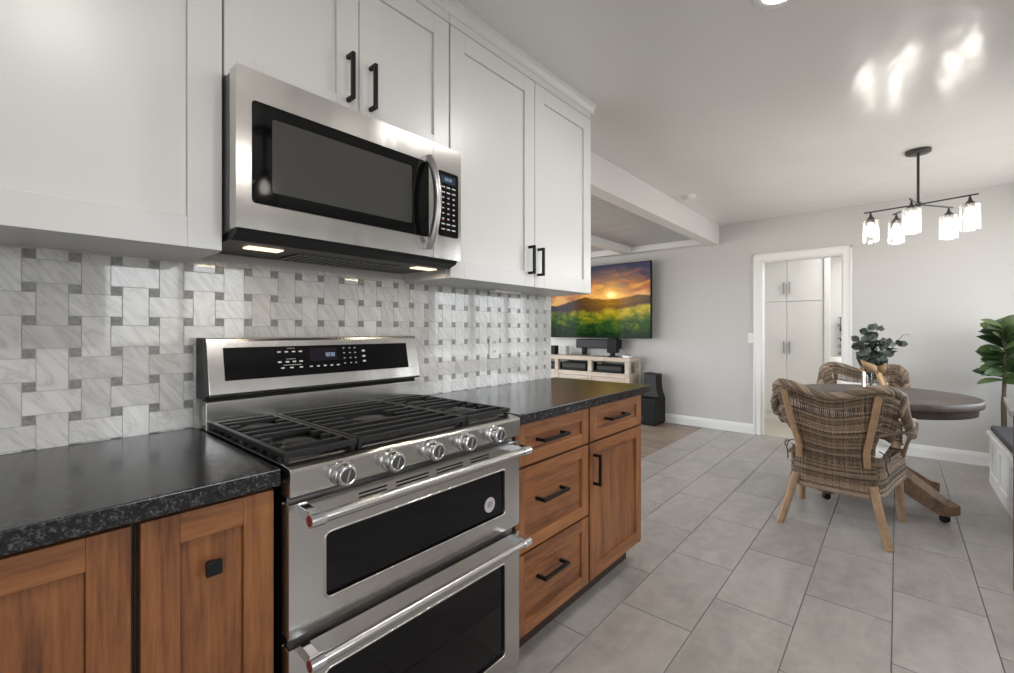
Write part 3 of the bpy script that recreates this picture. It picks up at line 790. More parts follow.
mk = MB()
for x in (0.704, 0.728, 0.752, 0.776, 0.799): mark(mk, x-0.004, x+0.006, 1.075, 1.079)
mk.build('timer_key_marks', M['marking'], dp)
mk = MB()
for zc in (1.134, 1.117, 1.099, 1.081):
    for x in (0.827, 0.850, 0.870): mark(mk, x-0.003, x+0.003, zc-0.0015, zc+0.0015)
mk.build('number_key_marks', M['marking'], dp)
mk = MB()
for zc in (1.122, 1.103, 1.085): mark(mk, 0.898, 0.910, zc-0.003, zc+0.003)
mk.build('start_key_marks', M['marking'], dp)
ds = MB(); ds.prism([(on_bg(1.094, 0.0016), 1.094), (on_bg(1.136, 0.0016), 1.136), (on_bg(1.136, 0.001), 1.136), (on_bg(1.094, 0.001), 1.094)], 'x', 0.703, 0.800); ds.build('display', M['display'], dp)
dg = MB()
for x in (0.762, 0.770, 0.780, 0.788):
    for dx0, dx1, z0, z1 in ((-0.003, -0.002, 1.108, 1.120), (0.002, 0.003, 1.108, 1.120), (-0.003, 0.003, 1.1195, 1.1205), (-0.003, 0.003, 1.1075, 1.1085), (-0.003, 0.003, 1.1135, 1.1145)):
        dg.prism([(on_bg(z0, 0.0022), z0), (on_bg(z1, 0.0022), z1), (on_bg(z1, 0.0015), z1), (on_bg(z0, 0.0015), z0)], 'x', x+dx0, x+dx1)
dg.build('clock_digits', M['clock'], dp)

# ------------------------------------------------------------------ microwave
MY = 1.197
mw = thing('microwave', (0.755, 1.38, 1.425), 'stainless steel over-the-range microwave above the range', 'microwave')
b = MB(); b.box(0.3875, 1.119, MY+0.045, 1.560, 1.445, 1.838); b.build('body', M['mw_case'], mw, bevel=0.003)
hole = rrect(0.421, 0.974, 1.512, 1.766, 0.010)
m = MB(); holed_plate(m, 0.386, 0.992, 1.447, 1.841, hole, MY, MY+0.042)
mdo = m.build('door', M['steel'], mw, bevel=0.005, segs=3)
g = MB(); g.box(0.415, 0.980, MY+0.003, MY+0.008, 1.506, 1.772); g.build('door_glass', M['glass_black'], mdo)
g = MB(); g.prism(rrect(0.470, 0.905, 1.548, 1.735, 0.006, 3), 'y', MY+0.0022, MY+0.0032); g.build('window_mesh', M['glass_screen'], mdo)
h = MB(); pts = []; rs = []
for i in range(17):
    a = i/16; z = 1.478+(1.778-1.478)*a
    y = MY-0.010-0.046*math.sin(math.pi*a)**0.75; pts.append((0.966, y, z)); rs.append(0.0125)
h.tube(pts, rs, 16)
h.bar((0.966, MY-0.012, 1.482), (0.966, MY+0.002, 1.482), 0.020, 0.020); h.bar((0.966, MY-0.012, 1.774), (0.966, MY+0.002, 1.774), 0.020, 0.020)
h.build('handle', M['nickel'], mdo, label='curved vertical metal handle')
hole2 = rrect(1.015, 1.109, 1.526, 1.754, 0.008)
m = MB(); holed_plate(m, 0.9935, 1.121, 1.447, 1.841, hole2, MY, MY+0.042); mpo = m.build('control_side', M['steel'], mw, bevel=0.004, segs=3)
g = MB(); g.box(1.011, 1.113, MY+0.001, MY+0.006, 1.522, 1.758); g.build('control_panel', M['glass_black'], mpo)
g = MB(); g.box(1.026, 1.094, MY+0.0002, MY+0.0012, 1.714, 1.740); g.build('display', M['mw_lcd'], mpo)
g = MB()
for x in (1.048, 1.056, 1.066, 1.074): 
    g.box(x-0.0028, x-0.0018, MY-0.0004, MY+0.0004, 1.722, 1.733); g.box(x+0.0012, x+0.0022, MY-0.0004, MY+0.0004, 1.722, 1.733); g.box(x-0.0028, x+0.0022, MY-0.0004, MY+0.0004, 1.727, 1.728)
g.build('clock_digits', M['clock'], mpo)
g = MB()
for r_ in range(9):
    z = 1.700-r_*0.0185
    for x in (1.038, 1.062, 1.087):
        w = 0.008 if r_ in (0, 1, 7, 8) else 0.0045
        g.box(x-w, x+w, MY+0.0003, MY+0.0012, z-0.0022, z+0.0022)
g.build('keypad_marks', M['marking'], mpo)
g = MB(); g.box(1.030, 1.042, MY+0.0001, MY+0.0008, 1.5805, 1.5865); g.build('stop_key_mark', M['red'], mpo)
# underside
m = MB(); m.prism([(MY+0.012, 1.447), (MY+0.020, 1.436), (MY+0.055, 1.424), (1.550, 1.430), (1.555, 1.447)], 'x', 0.392, 1.116)
m.build('underside', M['plastic_grey'], mw, bevel=0.002)
m = MB(); m.box(0.60, 0.95, 1.335, 1.475, 1.4215, 1.4265); fo = m.build('grease_filter', M['steel_dark'], mw)
m = MB()
for i in range(14): m.box(0.61+i*0.0245, 0.622+i*0.0245, 1.345, 1.465, 1.4200, 1.4216)
m.build('filter_slat', M['plastic'], fo)
for lx, ly in ((0.500, 1.335), (1.045, 1.315)):
    m = MB(); m.box(lx-0.045, lx+0.045, ly-0.022, ly+0.022, 1.4215, 1.4262); m.build('cooktop_lamp', M['warm_lens'], mw, label='warm lit cooktop lamp')
    area_light('cooktop_lamp_light', (lx, ly, 1.418), (0, 0, 0), 0.08, 0.04, 0.25, (1.0, 0.84, 0.62))

# ------------------------------------------------------------------ ceiling fixtures
def downlight(x, y, label):
    t = thing('downlight', (x, y, CZ), label, 'lamp', 'recessed ceiling lights')
    m = MB(); m.lathe([(0.058, -0.001), (0.062, -0.006), (0.085, -0.006), (0.092, -0.001), (0.092, 0.0), (0.058, 0.0)], (x, y, CZ), (0, 0, 1), 36, closed=True); m.build('trim_ring', M['plastic_white'], t)
    m = MB(); m.lathe([(0.0, -0.0035), (0.060, -0.0035), (0.060, -0.0005), (0.0, -0.0005)], (x, y, CZ), (0, 0, 1), 30); m.build('lens', M['lens'], t)
    area_light('downlight_light', (x, y, CZ-0.02), (0, 0, 0), 0.12, 0.12, 9.0, (1.0, 0.97, 0.93), shape='DISK')
    return t
downlight(1.915, 0.326, 'white recessed ceiling light at the top edge of the photo')
downlight(0.15, 0.10, 'added out-of-view recessed ceiling light over the left counter')  # extra light outside the view, added to even out the kitchen lighting
downlight(1.00, -1.30, 'added out-of-view recessed ceiling light near the kitchen window')  # second extra light outside the view, added as kitchen fill
sd = thing('smoke_detector', (4.29, 1.475, CZ), 'round white smoke detector on the ceiling beside the beam', 'smoke detector')
m = MB(); m.lathe([(0.0, -0.034), (0.040, -0.034), (0.052, -0.028), (0.055, -0.012), (0.066, -0.010), (0.068, 0.0), (0.0, 0.0)], (4.29, 1.475, CZ), (0, 0, 1), 32); m.build('housing', M['plastic_white'], sd)

HUB = Vector((4.250, -0.110, 2.072))
ch = thing('chandelier', (HUB.x, HUB.y, CZ), 'black five-arm chandelier with clear glass shades over the dining table', 'chandelier')
m = MB(); m.lathe([(0.0, -0.022), (0.066, -0.022), (0.070, -0.016), (0.070, 0.0), (0.0, 0.0)], (HUB.x, HUB.y, CZ), (0, 0, 1), 36); m.build('canopy', M['bronze'], ch)
m = MB(); m.cyl((HUB.x, HUB.y, CZ-0.02), HUB, 0.008, n=14); m.cyl(HUB-Vector((0, 0, 0.014)), HUB+Vector((0, 0, 0.016)), 0.017, n=16); m.build('stem', M['bronze'], ch)
for ex, ey in ((4.304, 0.189), (4.165, -0.395), (4.520, -0.300), (4.500, 0.025), (4.030, -0.064)):
    e_ = Vector((ex, ey, HUB.z)); d_ = (e_-HUB).normalized(); p_ = e_-d_*0.040
    m = MB(); m.bar(HUB, e_, 0.009, 0.009); m.cyl(p_, p_-Vector((0, 0, 0.022)), 0.006, n=10); ar = m.build('arm', M['bronze'], ch)
    m = MB(); m.lathe([(0.0, -0.020), (0.010, -0.020), (0.010, -0.034), (0.024, -0.046), (0.026, -0.052), (0.024, -0.075), (0.018, -0.078), (0.0, -0.078)], p_, (0, 0, 1), 20); m.build('socket', M['bronze'], ar)
    m = MB(); R_ = 0.050
    m.lathe([(0.020, -0.040), (R_-0.004, -0.040), (R_, -0.044), (R_, -0.205), (R_-0.003, -0.205), (R_-0.003, -0.045), (0.020, -0.043)], p_-Vector((0, 0, 0.018)), (0, 0, 1), 40); m.build('glass_shade', M['glass'], ar)
    m = MB(); m.lathe([(0.0, -0.058), (0.013, -0.060), (0.015, -0.075), (0.028, -0.105), (0.031, -0.125), (0.026, -0.146), (0.012, -0.160), (0.0, -0.163)], p_-Vector((0, 0, 0.018)), (0, 0, 1), 20); m.build('bulb', M['bulb'], ar)
    ld = bpy.data.lights.new('chandelier_bulb_light', 'POINT'); ld.energy = 3.0; ld.color = (1.0, 0.95, 0.89); ld.shadow_soft_size = 0.035
    lo = bpy.data.objects.new('chandelier_bulb_light', ld); lo.location = p_-Vector((0, 0, 0.235)); C.objects.link(lo)

# pendant behind the camera, mirrored in the microwave door
pn = thing('pendant_lamp', (1.13, -0.60, CZ), 'black pendant with clear glass mirrored in the microwave door', 'lamp')
m = MB(); m.lathe([(0.0, -0.02), (0.062, -0.02), (0.066, -0.014), (0.066, 0.0), (0.0, 0.0)], (1.13, -0.60, CZ), (0, 0, 1), 28); m.build('canopy', M['black'], pn)
m = MB(); m.cyl((1.13, -0.60, CZ-0.02), (1.13, -0.60, 2.20), 0.012, n=12); m.lathe([(0, 2.20), (0.024, 2.20), (0.026, 2.15), (0, 2.15)], (1.13, -0.60, 0), (0, 0, 1), 20); m.build('stem', M['black'], pn)
m = MB(); m.lathe([(0.026, 2.17), (0.050, 2.15), (0.075, 2.09), (0.080, 2.00), (0.077, 2.00), (0.072, 2.09), (0.048, 2.147), (0.026, 2.166)], (1.13, -0.60, 0), (0, 0, 1), 32); m.build('glass_shade', M['pendant_glass'], pn)
m = MB(); m.lathe([(0, 2.15), (0.013, 2.145), (0.028, 2.10), (0.030, 2.08), (0.020, 2.055), (0, 2.05)], (1.13, -0.60, 0), (0, 0, 1), 20); m.build('bulb', M['bulb'], pn)

# ------------------------------------------------------------------ living room: television, stand, speakers
TX = 5.55
tv = thing('television', (TX+0.03, 3.27, 1.083), 'large wall-mounted television showing a sunset over a green meadow', 'television')
m = MB(); m.box(TX+0.004, TX+0.045, 2.382, 4.165, 1.083, 2.088); m.build('casing', M['plastic'], tv, bevel=0.003)
m = MB(); m.box(TX, TX+0.004, 2.392, 4.155, 1.096, 2.080); m.build('screen', M['tv_pic'], tv)
m = MB(); m.box(TX+0.045, FX, 3.1, 3.45, 1.45, 1.75); m.build('wall_mount', M['black'], tv)
cs_ = thing('center_speaker', (5.62, 3.2, 0.94), 'long black center speaker right under the television', 'speaker')
m = MB(); m.box(5.60, 5.70, 2.86, 3.535, 0.935, 1.062); m.build('cabinet', M['plastic'], cs_, bevel=0.006)
m = MB(); m.box(5.594, 5.600, 2.875, 3.52, 0.945, 1.052); m.build('grille', M['plastic_grey'], cs_, bevel=0.002)
for y in (2.95, 3.40): MB().box(5.62, 5.68, y, y+0.05, 0.8345, 0.936).build('leg', M['plastic'], cs_)
SX0, SX1, SY0, SY1, SZ = 5.345, 5.70, 2.584, 4.35, 0.834
sn = thing('tv_stand', (5.52, 3.45, 0), 'whitewashed wooden media console under the television', 'tv stand')
m = MB(); m.box(SX0-0.012, SX1, SY0-0.02, SY1, SZ-0.055, SZ); m.build('top', M['stand'], sn, bevel=0.006)
for y in (SY0, SY0+0.545, SY0+1.09, SY1-0.075):
    for x in (SX0, SX1-0.07): MB().box(x, x+0.06, y, y+0.06, 0, SZ-0.055).build('post', M['stand'], sn, bevel=0.003)
m = MB(); m.box(SX0+0.008, SX1-0.01, SY0+0.01, SY1-0.02, 0.600, 0.625); m.box(SX0+0.008, SX1-0.01, SY0+0.01, SY1-0.02, 0.10, 0.13)
m.box(SX0+0.003, SX0+0.03, SY0+0.06, SY1-0.07, 0.570, 0.612); m.build('shelf', M['stand'], sn)
m = MB(); m.box(SX0+0.01, SX1-0.02, SY0+0.012, SY0+0.03, 0.13, 0.60); m.build('side_panel', M['stand'], sn)
for k_ in range(3):
    y0 = SY0+0.066+0.545*k_; y1 = y0+0.475 if k_ < 2 else SY1-0.08
    m = MB(); m.box(SX0+0.006, SX0+0.024, y0, y1, 0.14, 0.565); dd = m.build('drawer', M['stand'], sn, bevel=0.003)
    m = MB(); yc = (y0+y1)/2
    m.tube([(SX0+0.006, yc-0.05, 0.50), (SX0-0.014, yc-0.045, 0.505), (SX0-0.018, yc, 0.508), (SX0-0.014, yc+0.045, 0.505), (SX0+0.006, yc+0.05, 0.50)], 0.006, 8); m.build('handle', M['bronze'], dd)
for k_, (y0, y1, hh, lb) in enumerate(((2.70, 3.07, 0.10, 'black media box in the right cubby of the tv stand'), (3.23, 3.63, 0.115, 'black media receiver in the middle cubby of the tv stand'), (3.76, 4.10, 0.09, 'black media box in the left cubby of the tv stand'))):
    t = thing('media_box', (5.52, (y0+y1)/2, 0.625), lb, 'media box', 'media boxes in the tv stand')
    m = MB(); m.box(5.375, 5.66, y0, y1, 0.6255, 0.6255+hh); m.build('casing', M['plastic'], t, bevel=0.004)
    m = MB(); m.box(5.371, 5.375, y0+0.01, y1-0.01, 0.632+hh*0.3, 0.632+hh*0.75); m.build('front_panel', M['plastic_grey'], t)
t = thing('desk_speaker', (5.45, 2.864, SZ), 'small black upright speaker on the right half of the tv stand', 'speaker')
m = MB(); m.prism(rrect(2.792, 2.936, 0.885, 1.085, 0.02, 4), 'x', 5.41, 5.50); m.build('cabinet', M['plastic'], t, bevel=0.006)
m = MB(); m.cyl((5.45, 2.864, SZ+0.012), (5.45, 2.864, 0.89), 0.016, n=12); m.lathe([(0, 0), (0.075, 0), (0.072, 0.010), (0, 0.016)], (5.45, 2.864, SZ), (0, 0, 1), 24); m.build('stand', M['plastic'], t)
t = thing('streaming_box', (5.45, 2.655, SZ), 'small flat white box with black top on tv stand right end', 'box')
m = MB(); m.box(5.40, 5.50, 2.606, 2.704, SZ, SZ+0.028); m.build('casing', M['plastic_white'], t, bevel=0.006)
m = MB(); m.box(5.415, 5.485, 2.62, 2.69, SZ+0.028, SZ+0.038); m.build('top', M['plastic'], t, bevel=0.003)
t = thing('white_speaker', (5.50, 3.67, SZ), 'small pale fabric speaker on the tv stand left of center speaker', 'speaker')
m = MB(); m.prism(rrect(5.46, 5.55, 3.61, 3.735, 0.03, 5), 'z', SZ, SZ+0.125); m.build('cabinet', paint('pale_speaker_fabric', (0.45, 0.44, 0.42), 0.9, 0.05, 0.3, 200), t, bevel=0.006)
m = MB(); m.prism(rrect(5.47, 5.54, 3.62, 3.725, 0.025, 5), 'z', SZ+0.125, SZ+0.128); m.build('top', M['plastic_white'], t)
t = thing('black_speaker', (5.50, 3.87, SZ), 'small black speaker at far left of the visible tv stand', 'speaker')
m = MB(); m.prism(rrect(3.80, 3.92, SZ, SZ+0.13, 0.015, 4), 'x', 5.44, 5.54); m.build('cabinet', M['plastic'], t, bevel=0.004)
sb = thing('subwoofer', (5.53, 2.42, 0), 'black cube subwoofer on the floor beside the tv stand', 'subwoofer')
m = MB(); m.box(5.372, 5.70, 2.252, 2.575, 0.015, 0.345); m.build('cabinet', M['plastic'], sb, bevel=0.006)
m = MB()
for x in (5.40, 5.67):
    for y in (2.28, 2.545): m.cyl((x, y, 0), (x, y, 0.016), 0.016, n=12)
m.build('foot', M['plastic_grey'], sb)
m = MB()
for z in (0.285, 0.235, 0.195): m.cyl((5.372, 2.45, z), (5.360, 2.45, z), 0.013, n=14)
m.cyl((5.372, 2.43, 0.085), (5.366, 2.43, 0.085), 0.028, n=18); m.build('knob', M['plastic_grey'], sb)
ts = thing('tower_speaker', (5.52, 2.36, 0.345), 'black speaker with a curved tapering side on top of the subwoofer', 'speaker')
m = MB(); pl = [(2.225, 0.3455), (2.240, 0.39), (2.256, 0.45), (2.264, 0.52), (2.266, 0.640), (2.425, 0.652), (2.440, 0.3455)]
m.prism(pl, 'x', 5.44, 5.62); m.build('cabinet', M['plastic'], ts, bevel=0.006)
m = MB(); m.prism([(y*0.92+2.34*0.08, z*0.92+0.5*0.08) for y, z in pl], 'x', 5.434, 5.440); m.build('grille', M['plastic_grey'], ts)

# ------------------------------------------------------------------ hallway beyond the doorway
hc = thing('hall_cabinet', (7.1, 1.08, 0), 'tall white four-door cabinet in the hall seen through the doorway', 'cabinet')
m = MB(); m.box(6.822, 7.40, 0.688, 1.478, 0.0, 2.40); m.build('cabinet_body', M['trim'], hc)
m = MB(); m.box(6.806, 6.822, 0.69, 1.478, 0.0, 0.09); m.build('base_trim', M['trim'], hc)
for y0, y1, z0, z1, hy, h0, h1 in ((1.088, 1.476, 0.10, 1.560, 1.117, 0.89, 1.048), (0.692, 1.083, 0.10, 1.560, 1.052, 0.89, 1.048), (1.088, 1.476, 1.566, 2.39, 1.117, 1.665, 1.815), (0.692, 1.083, 1.566, 2.39, 1.052, 1.665, 1.815)):
    m = MB(); m.box(6.802, 6.820, y0, y1, z0, z1); dd = m.build('door', M['trim'], hc, bevel=0.002)
    m = MB(); m.box(6.770, 6.780, hy-0.006, hy+0.006, h0, h1); m.box(6.780, 6.802, hy-0.005, hy+0.005, h0+0.01, h0+0.02); m.box(6.780, 6.802, hy-0.005, hy+0.005, h1-0.02, h1-0.01)
    m.build('handle', M['nickel'], dd)
struct(MB().box(6.78, 6.90, 0.632, 0.684, 0, 2.42).build('trim_hall_post', M['trim']), 'white trim post beside the hall cabinet')

def leaf(mb, base, d, up, ln, wd, droop=0.2, fold=0.15, n=5, mi=0, tip=1.0):
    base = Vector(base); d = Vector(d).normalized(); up = Vector(up)
    s_ = d.cross(up)
    s_ = s_.normalized() if s_.length > 1e-5 else d.orthogonal().normalized()
    up = s_.cross(d).normalized(); vs = []
    for i in range(n+1):
        t_ = i/n; c = base + d*ln*t_ - up*droop*ln*t_*t_
        w = wd*(math.sin(math.pi*min(1, t_**tip*0.97+0.02))**0.7) if 0 < t_ < 1 else wd*0.04
        vs += [c-s_*w/2+up*fold*w, c, c+s_*w/2+up*fold*w]
    fs = []
    for i in range(n):
        a = 3*i; fs += [(a, a+1, a+4, a+3), (a+1, a+2, a+5, a+4)]
    mb.add(vs, fs, mi, True)
sg = thing('greenery_swag', (8.57, 0.60, 0.85), 'dark leafy sprig at the right edge of the doorway', 'plant')
m = MB(); rr = random.Random(4)
m_st = MB(); m_st.tube([(8.55, 0.640, 0.70), (8.54, 0.635, 1.0), (8.52, 0.655, 1.38)], 0.006, 6); m_st.tube([(8.55, 0.60, 0.70), (8.54, 0.585, 1.0), (8.54, 0.56, 1.32)], 0.006, 6); m_st.build('stem', M['stem'], sg)
for i in range(46):
    z = 0.80+0.56*i/45; y0 = (0.637 if i % 2 else 0.585)
    a = rr.uniform(0, 6.28)
    leaf(m, (8.54, y0, z), (-0.5+rr.uniform(-.2, .2), math.cos(a)*0.8, 0.45), (0, 0, 1), rr.uniform(0.06, 0.10), rr.uniform(0.035, 0.055))
m.build('foliage', M['swag'], sg)
hs = thing('white_stand', (8.30, 0.66, 0), 'rounded white stand below the dark sprig, seen through the doorway', 'round_stand')  # rounded white thing of unclear use, modelled as a plain stand
m = MB(); m.lathe([(0.0, 0.0), (0.15, 0.0), (0.165, 0.30), (0.17, 0.62), (0.155, 0.72), (0.12, 0.785), (0.0, 0.80)], (8.30, 0.66, 0), (0, 0, 1), 30); m.build('shell', M['plastic_white'], hs)
m = MB(); m.lathe([(0.168, 0.60), (0.174, 0.605), (0.174, 0.625), (0.168, 0.63)], (8.30, 0.66, 0), (0, 0, 1), 30); m.build('rim', M['trim'], hs)
area_light('hall_fill_light', (6.30, 0.10, 2.40), (0, 0, 0), 0.5, 0.5, 15.0, (1.0, 0.97, 0.93))  # added fill light without a fixture, brightens the hall
area_light('hall_end_fill_light', (7.9, 0.1, 2.40), (0, 0, 0), 0.5, 0.5, 14.0, (1.0, 0.97, 0.93))  # added fill light without a fixture, for the far end of the hall

# ------------------------------------------------------------------ dining table
TCX, TCY, TR, TZ = 4.12, 0.10, 0.52, 0.755
tb = thing('dining_table', (TCX, TCY, 0), 'round brown wooden pedestal dining table', 'table')
m = MB(); m.lathe([(0, TZ-0.048), (TR-0.012, TZ-0.048), (TR-0.001, TZ-0.047), (TR, TZ-0.042), (TR, TZ-0.010), (TR-0.004, TZ-0.003), (TR-0.012, TZ), (0, TZ)], (TCX, TCY, 0), (0, 0, 1), 72); m.build('tabletop', M['table_top'], tb)
m = MB(); m.lathe([(TR-0.06, TZ-0.098), (TR-0.030, TZ-0.098), (TR-0.028, TZ-0.096), (TR-0.028, TZ-0.047), (TR-0.06, TZ-0.047)], (TCX, TCY, 0), (0, 0, 1), 72, closed=True); m.build('apron', M['table_top'], tb)
m = MB(); m.lathe([(0, 0.13), (0.085, 0.13), (0.095, 0.15), (0.095, 0.22), (0.075, 0.25), (0.062, 0.30), (0.070, 0.38), (0.095, 0.46), (0.100, 0.52), (0.080, 0.57), (0.065, 0.60), (0.10, 0.64), (0.20, 0.67), (0.20, TZ-0.048), (0, TZ-0.048)], (TCX, TCY, 0), (0, 0, 1), 36); m.build('pedestal', M['table_leg'], tb)
for ex, ey in ((3.862, -0.268), (4.405, -0.195), (3.845, 0.420), (4.42, 0.40)):
    dx, dy = ex-TCX, ey-TCY; L = math.hypot(dx, dy); ux, uy = dx/L, dy/L
    m = MB(); w = 0.046
    prof = [(0.05, 0.13), (0.05, 0.29), (0.12, 0.275), (L-0.06, 0.135), (L, 0.120), (L, 0.060), (L-0.05, 0.048), (L-0.10, 0.060), (0.16, 0.13)]
    vs = []
    for sgn in (-1, 1):
        for s_, z in prof: vs.append((TCX+ux*s_-uy*w*sgn, TCY+uy*s_+ux*w*sgn, z))
    n = len(prof)
    m.add(vs, [list(range(n)), list(range(2*n-1, n-1, -1))]+[(i, (i+1) % n, n+(i+1) % n, n+i) for i in range(n)])
    ft = m.build('foot', M['table_leg'], tb, bevel=0.004)
    m = MB(); cx, cy = TCX+ux*(L-0.055), TCY+uy*(L-0.055)
    m.cyl((cx-uy*0.012, cy+ux*0.012, 0.024), (cx+uy*0.012, cy-ux*0.012, 0.024), 0.024, n=18); m.cyl((cx, cy, 0.024), (cx, cy, 0.062), 0.010, n=10); m.build('caster', M['plastic'], ft)

# vase, bow, eucalyptus
VX, VY = 4.03, 0.140
va = thing('glass_vase', (VX, VY, TZ), 'clear glass jar with tan burlap bow on the dining table', 'vase')
m = MB(); m.lathe([(0, 0.002), (0.046, 0.002), (0.050, 0.010), (0.050, 0.150), (0.044, 0.170), (0.044, 0.198), (0.041, 0.198), (0.041, 0.172), (0.046, 0.150), (0.046, 0.012), (0, 0.012)], (VX, VY, TZ), (0, 0, 1), 32); m.build('jar', M['vase_glass'], va)
m = MB(); rx, ry = math.sin(math.radians(41)), -math.cos(math.radians(41))   # picture-right direction, level
def bp(a, b_, z): return (VX+rx*a-0.755*b_, VY+ry*a-0.656*b_, TZ+z)
m.lathe([(0.0450, 0.150), (0.0530, 0.150), (0.0535, 0.172), (0.0480, 0.180), (0.0480, 0.185), (0.0440, 0.185)], (VX, VY, TZ), (0, 0, 1), 28)
def ribbon(pts, w):
    vs = []; 
    for a, b_, z, tw in pts:
        vs += [bp(a+tw*w/2, b_, z-w/2*(1-abs(tw))), bp(a-tw*w/2, b_+0.004, z+w/2*(1-abs(tw)))]
    k_ = len(pts); m.add(vs, [(2*i, 2*i+1, 2*i+3, 2*i+2) for i in range(k_-1)], 0, True)
ribbon([(0.0, 0.050, 0.168, 0), (-0.04, 0.062, 0.185, 0), (-0.085, 0.058, 0.205, 0.2), (-0.105, 0.045, 0.222, 0.3), (-0.075, 0.035, 0.200, 0.1), (-0.03, 0.045, 0.175, 0), (0.0, 0.050, 0.166, 0)], 0.050)
ribbon([(0.0, 0.050, 0.168, 0), (0.03, 0.062, 0.178, 0), (0.06, 0.055, 0.190, 0.1), (0.075, 0.04, 0.180, 0.1), (0.05, 0.040, 0.165, 0), (0.0, 0.050, 0.166, 0)], 0.050)
ribbon([(0.0, 0.054, 0.165, 0.9), (0.008, 0.060, 0.120, 0.9), (0.030, 0.062, 0.070, 0.9), (0.050, 0.060, 0.030, 0.9)], 0.045)
ribbon([(0.004, 0.054, 0.165, 0.9), (0.030, 0.058, 0.110, 0.9), (0.060, 0.056, 0.060, 0.9), (0.085, 0.054, 0.022, 0.9)], 0.040)
bo = m.build('burlap_bow', M['burlap'], va, label='tan burlap bow')
sm = bo.modifiers.new('solid', 'SOLIDIFY'); sm.thickness = 0.003
eu = thing('eucalyptus_bouquet', (VX, VY, TZ+0.02), 'bunch of grey-green eucalyptus in the glass vase', 'plant')
m = MB(); ms = MB(); rr = random.Random(11)
stems = [(-0.085, 0.0, 0.33), (-0.045, 0.03, 0.42), (0.005, -0.03, 0.44), (0.045, 0.0, 0.45), (0.085, 0.03, 0.36), (0.125, -0.02, 0.30), (0.155, 0.02, 0.34), (-0.10, 0.04, 0.37), (0.03, 0.06, 0.34), (0.02, -0.06, 0.33), (0.225, 0.0, 0.405)]
for a, b_, h_ in stems:
    pts = []
    for i in range(9):
        t_ = i/8; q = t_**1.6
        pts.append(bp(a*q, b_*q+0.0, 0.02+(h_-0.02)*t_))
    ms.tube(pts, 0.0022, 5)
    if a > 0.2:
        for i in range(5, 9):
            p = Vector(pts[i]); leaf(m, p, (rx+rr.uniform(-.2, .2), ry, 0.25), (0, 0, 1), 0.055, 0.016)
        continue
    for i in range(3, 9):
        for s_ in (-1, 1):
            for _ in range(2):
                p = Vector(pts[i])+Vector((rr.uniform(-.012, .012), rr.uniform(-.012, .012), rr.uniform(-.012, .012)))
                al = rr.uniform(0, 6.28)
                leaf(m, p, (math.cos(al), math.sin(al), rr.uniform(-0.4, 1.0)), (rr.uniform(-1, 1), rr.uniform(-1, 1), rr.uniform(-1, 1)), rr.uniform(0.042, 0.062), rr.uniform(0.040, 0.058), 0.15, 0.08, 6)
ms.build('stems', M['stem'], eu)
fo_ = m.build('foliage', M['euc'], eu)

# ------------------------------------------------------------------ wicker chairs (local: faces +x)
def smooth(t): return t*t*(3-2*t)
def plan(s):
    """U shaped plan, s 0..1 from right front round the back to left front -> (x, y, outward normal)"""
    x, y, nx, ny = plan0(s)
    return (x, y*(0.98+0.28*(x+0.235)/0.47), nx, ny)
def plan0(s):
    hw, xb, xf, rc = 0.215, -0.235, 0.245, 0.10
    a = (xf-xb-rc); q = math.pi/2*rc; bk = 2*(hw-rc); tot = 2*a+2*q+bk; d_ = s*tot
    if d_ < a: return (xf-d_, -hw, 0.0, -1.0)
    d_ -= a
    if d_ < q:
        t_ = d_/rc; return (xb+rc-rc*math.sin(t_), -hw+rc-rc*math.cos(t_), -math.sin(t_), -math.cos(t_))
    d_ -= q
    if d_ < bk: return (xb, -hw+rc+d_, -1.0, 0.0)
    d_ -= bk
    if d_ < q:
        t_ = math.pi/2-d_/rc; return (xb+rc-rc*math.sin(t_), hw-rc+rc*math.cos(t_), -math.sin(t_), math.cos(t_))
    d_ -= q
    return (xb+rc+d_, hw, 0.0, 1.0)
_a = 0.245+0.235-0.10; _q = math.pi/2*0.10; _b = 2*(0.215-0.10); _T = 2*_a+2*_q+_b
SB0, SB1 = (_a-0.02)/_T, 1-(_a-0.02)/_T      # the back's part of the U
def back_top(s):
    c = abs(s-0.5)/(0.5-SB0)          # 0 middle .. 1 wing edge
    c = min(1.0, c)
    if c < 0.70: h = 0.800+0.058*smooth(c/0.70)
    else: h = 0.858-0.045*smooth((c-0.70)/0.30)
    return h
def S_back(s, v):
    x, y, nx, ny = plan(s); z0 = 0.268; z1 = back_top(s); z = z0+(z1-z0)*v
    lean = max(0, (z-0.42))/0.44; 
    ox = -0.085*lean**1.15; fl = 0.030*lean
    c = abs(s-0.5)/(0.5-SB0); wing = 0.045*lean*smooth(min(1, max(0, (c-0.55)/0.45)))
    waist = 1-0.10*math.exp(-((z-0.50)/0.09)**2)
    sy = 1 if y > 0 else -1
    return Vector((x+ox+nx*(fl+0.004), y*(1+0.13*lean)*waist+ny*0.004+sy*wing, z)), Vector((nx, ny, 0.15)).normalized()
def S_skirt(s, v):
    x, y, nx, ny = plan(s); z = 0.285-0.017*min(1, max(0, -x/0.2))+0.165*v
    dip = -0.018*(1-v)*math.sin(math.pi*s)
    fr = 0.0
    return Vector((x, y, z+dip)), Vector((nx, ny, 0))
def S_front(s, v):
    y = -0.262+0.524*s; z = 0.30+0.15*v+0.03*(1-v)*math.sin(math.pi*s)
    return Vector((0.248+0.02*math.sin(math.pi*s), y, z)), Vector((1, 0, 0))
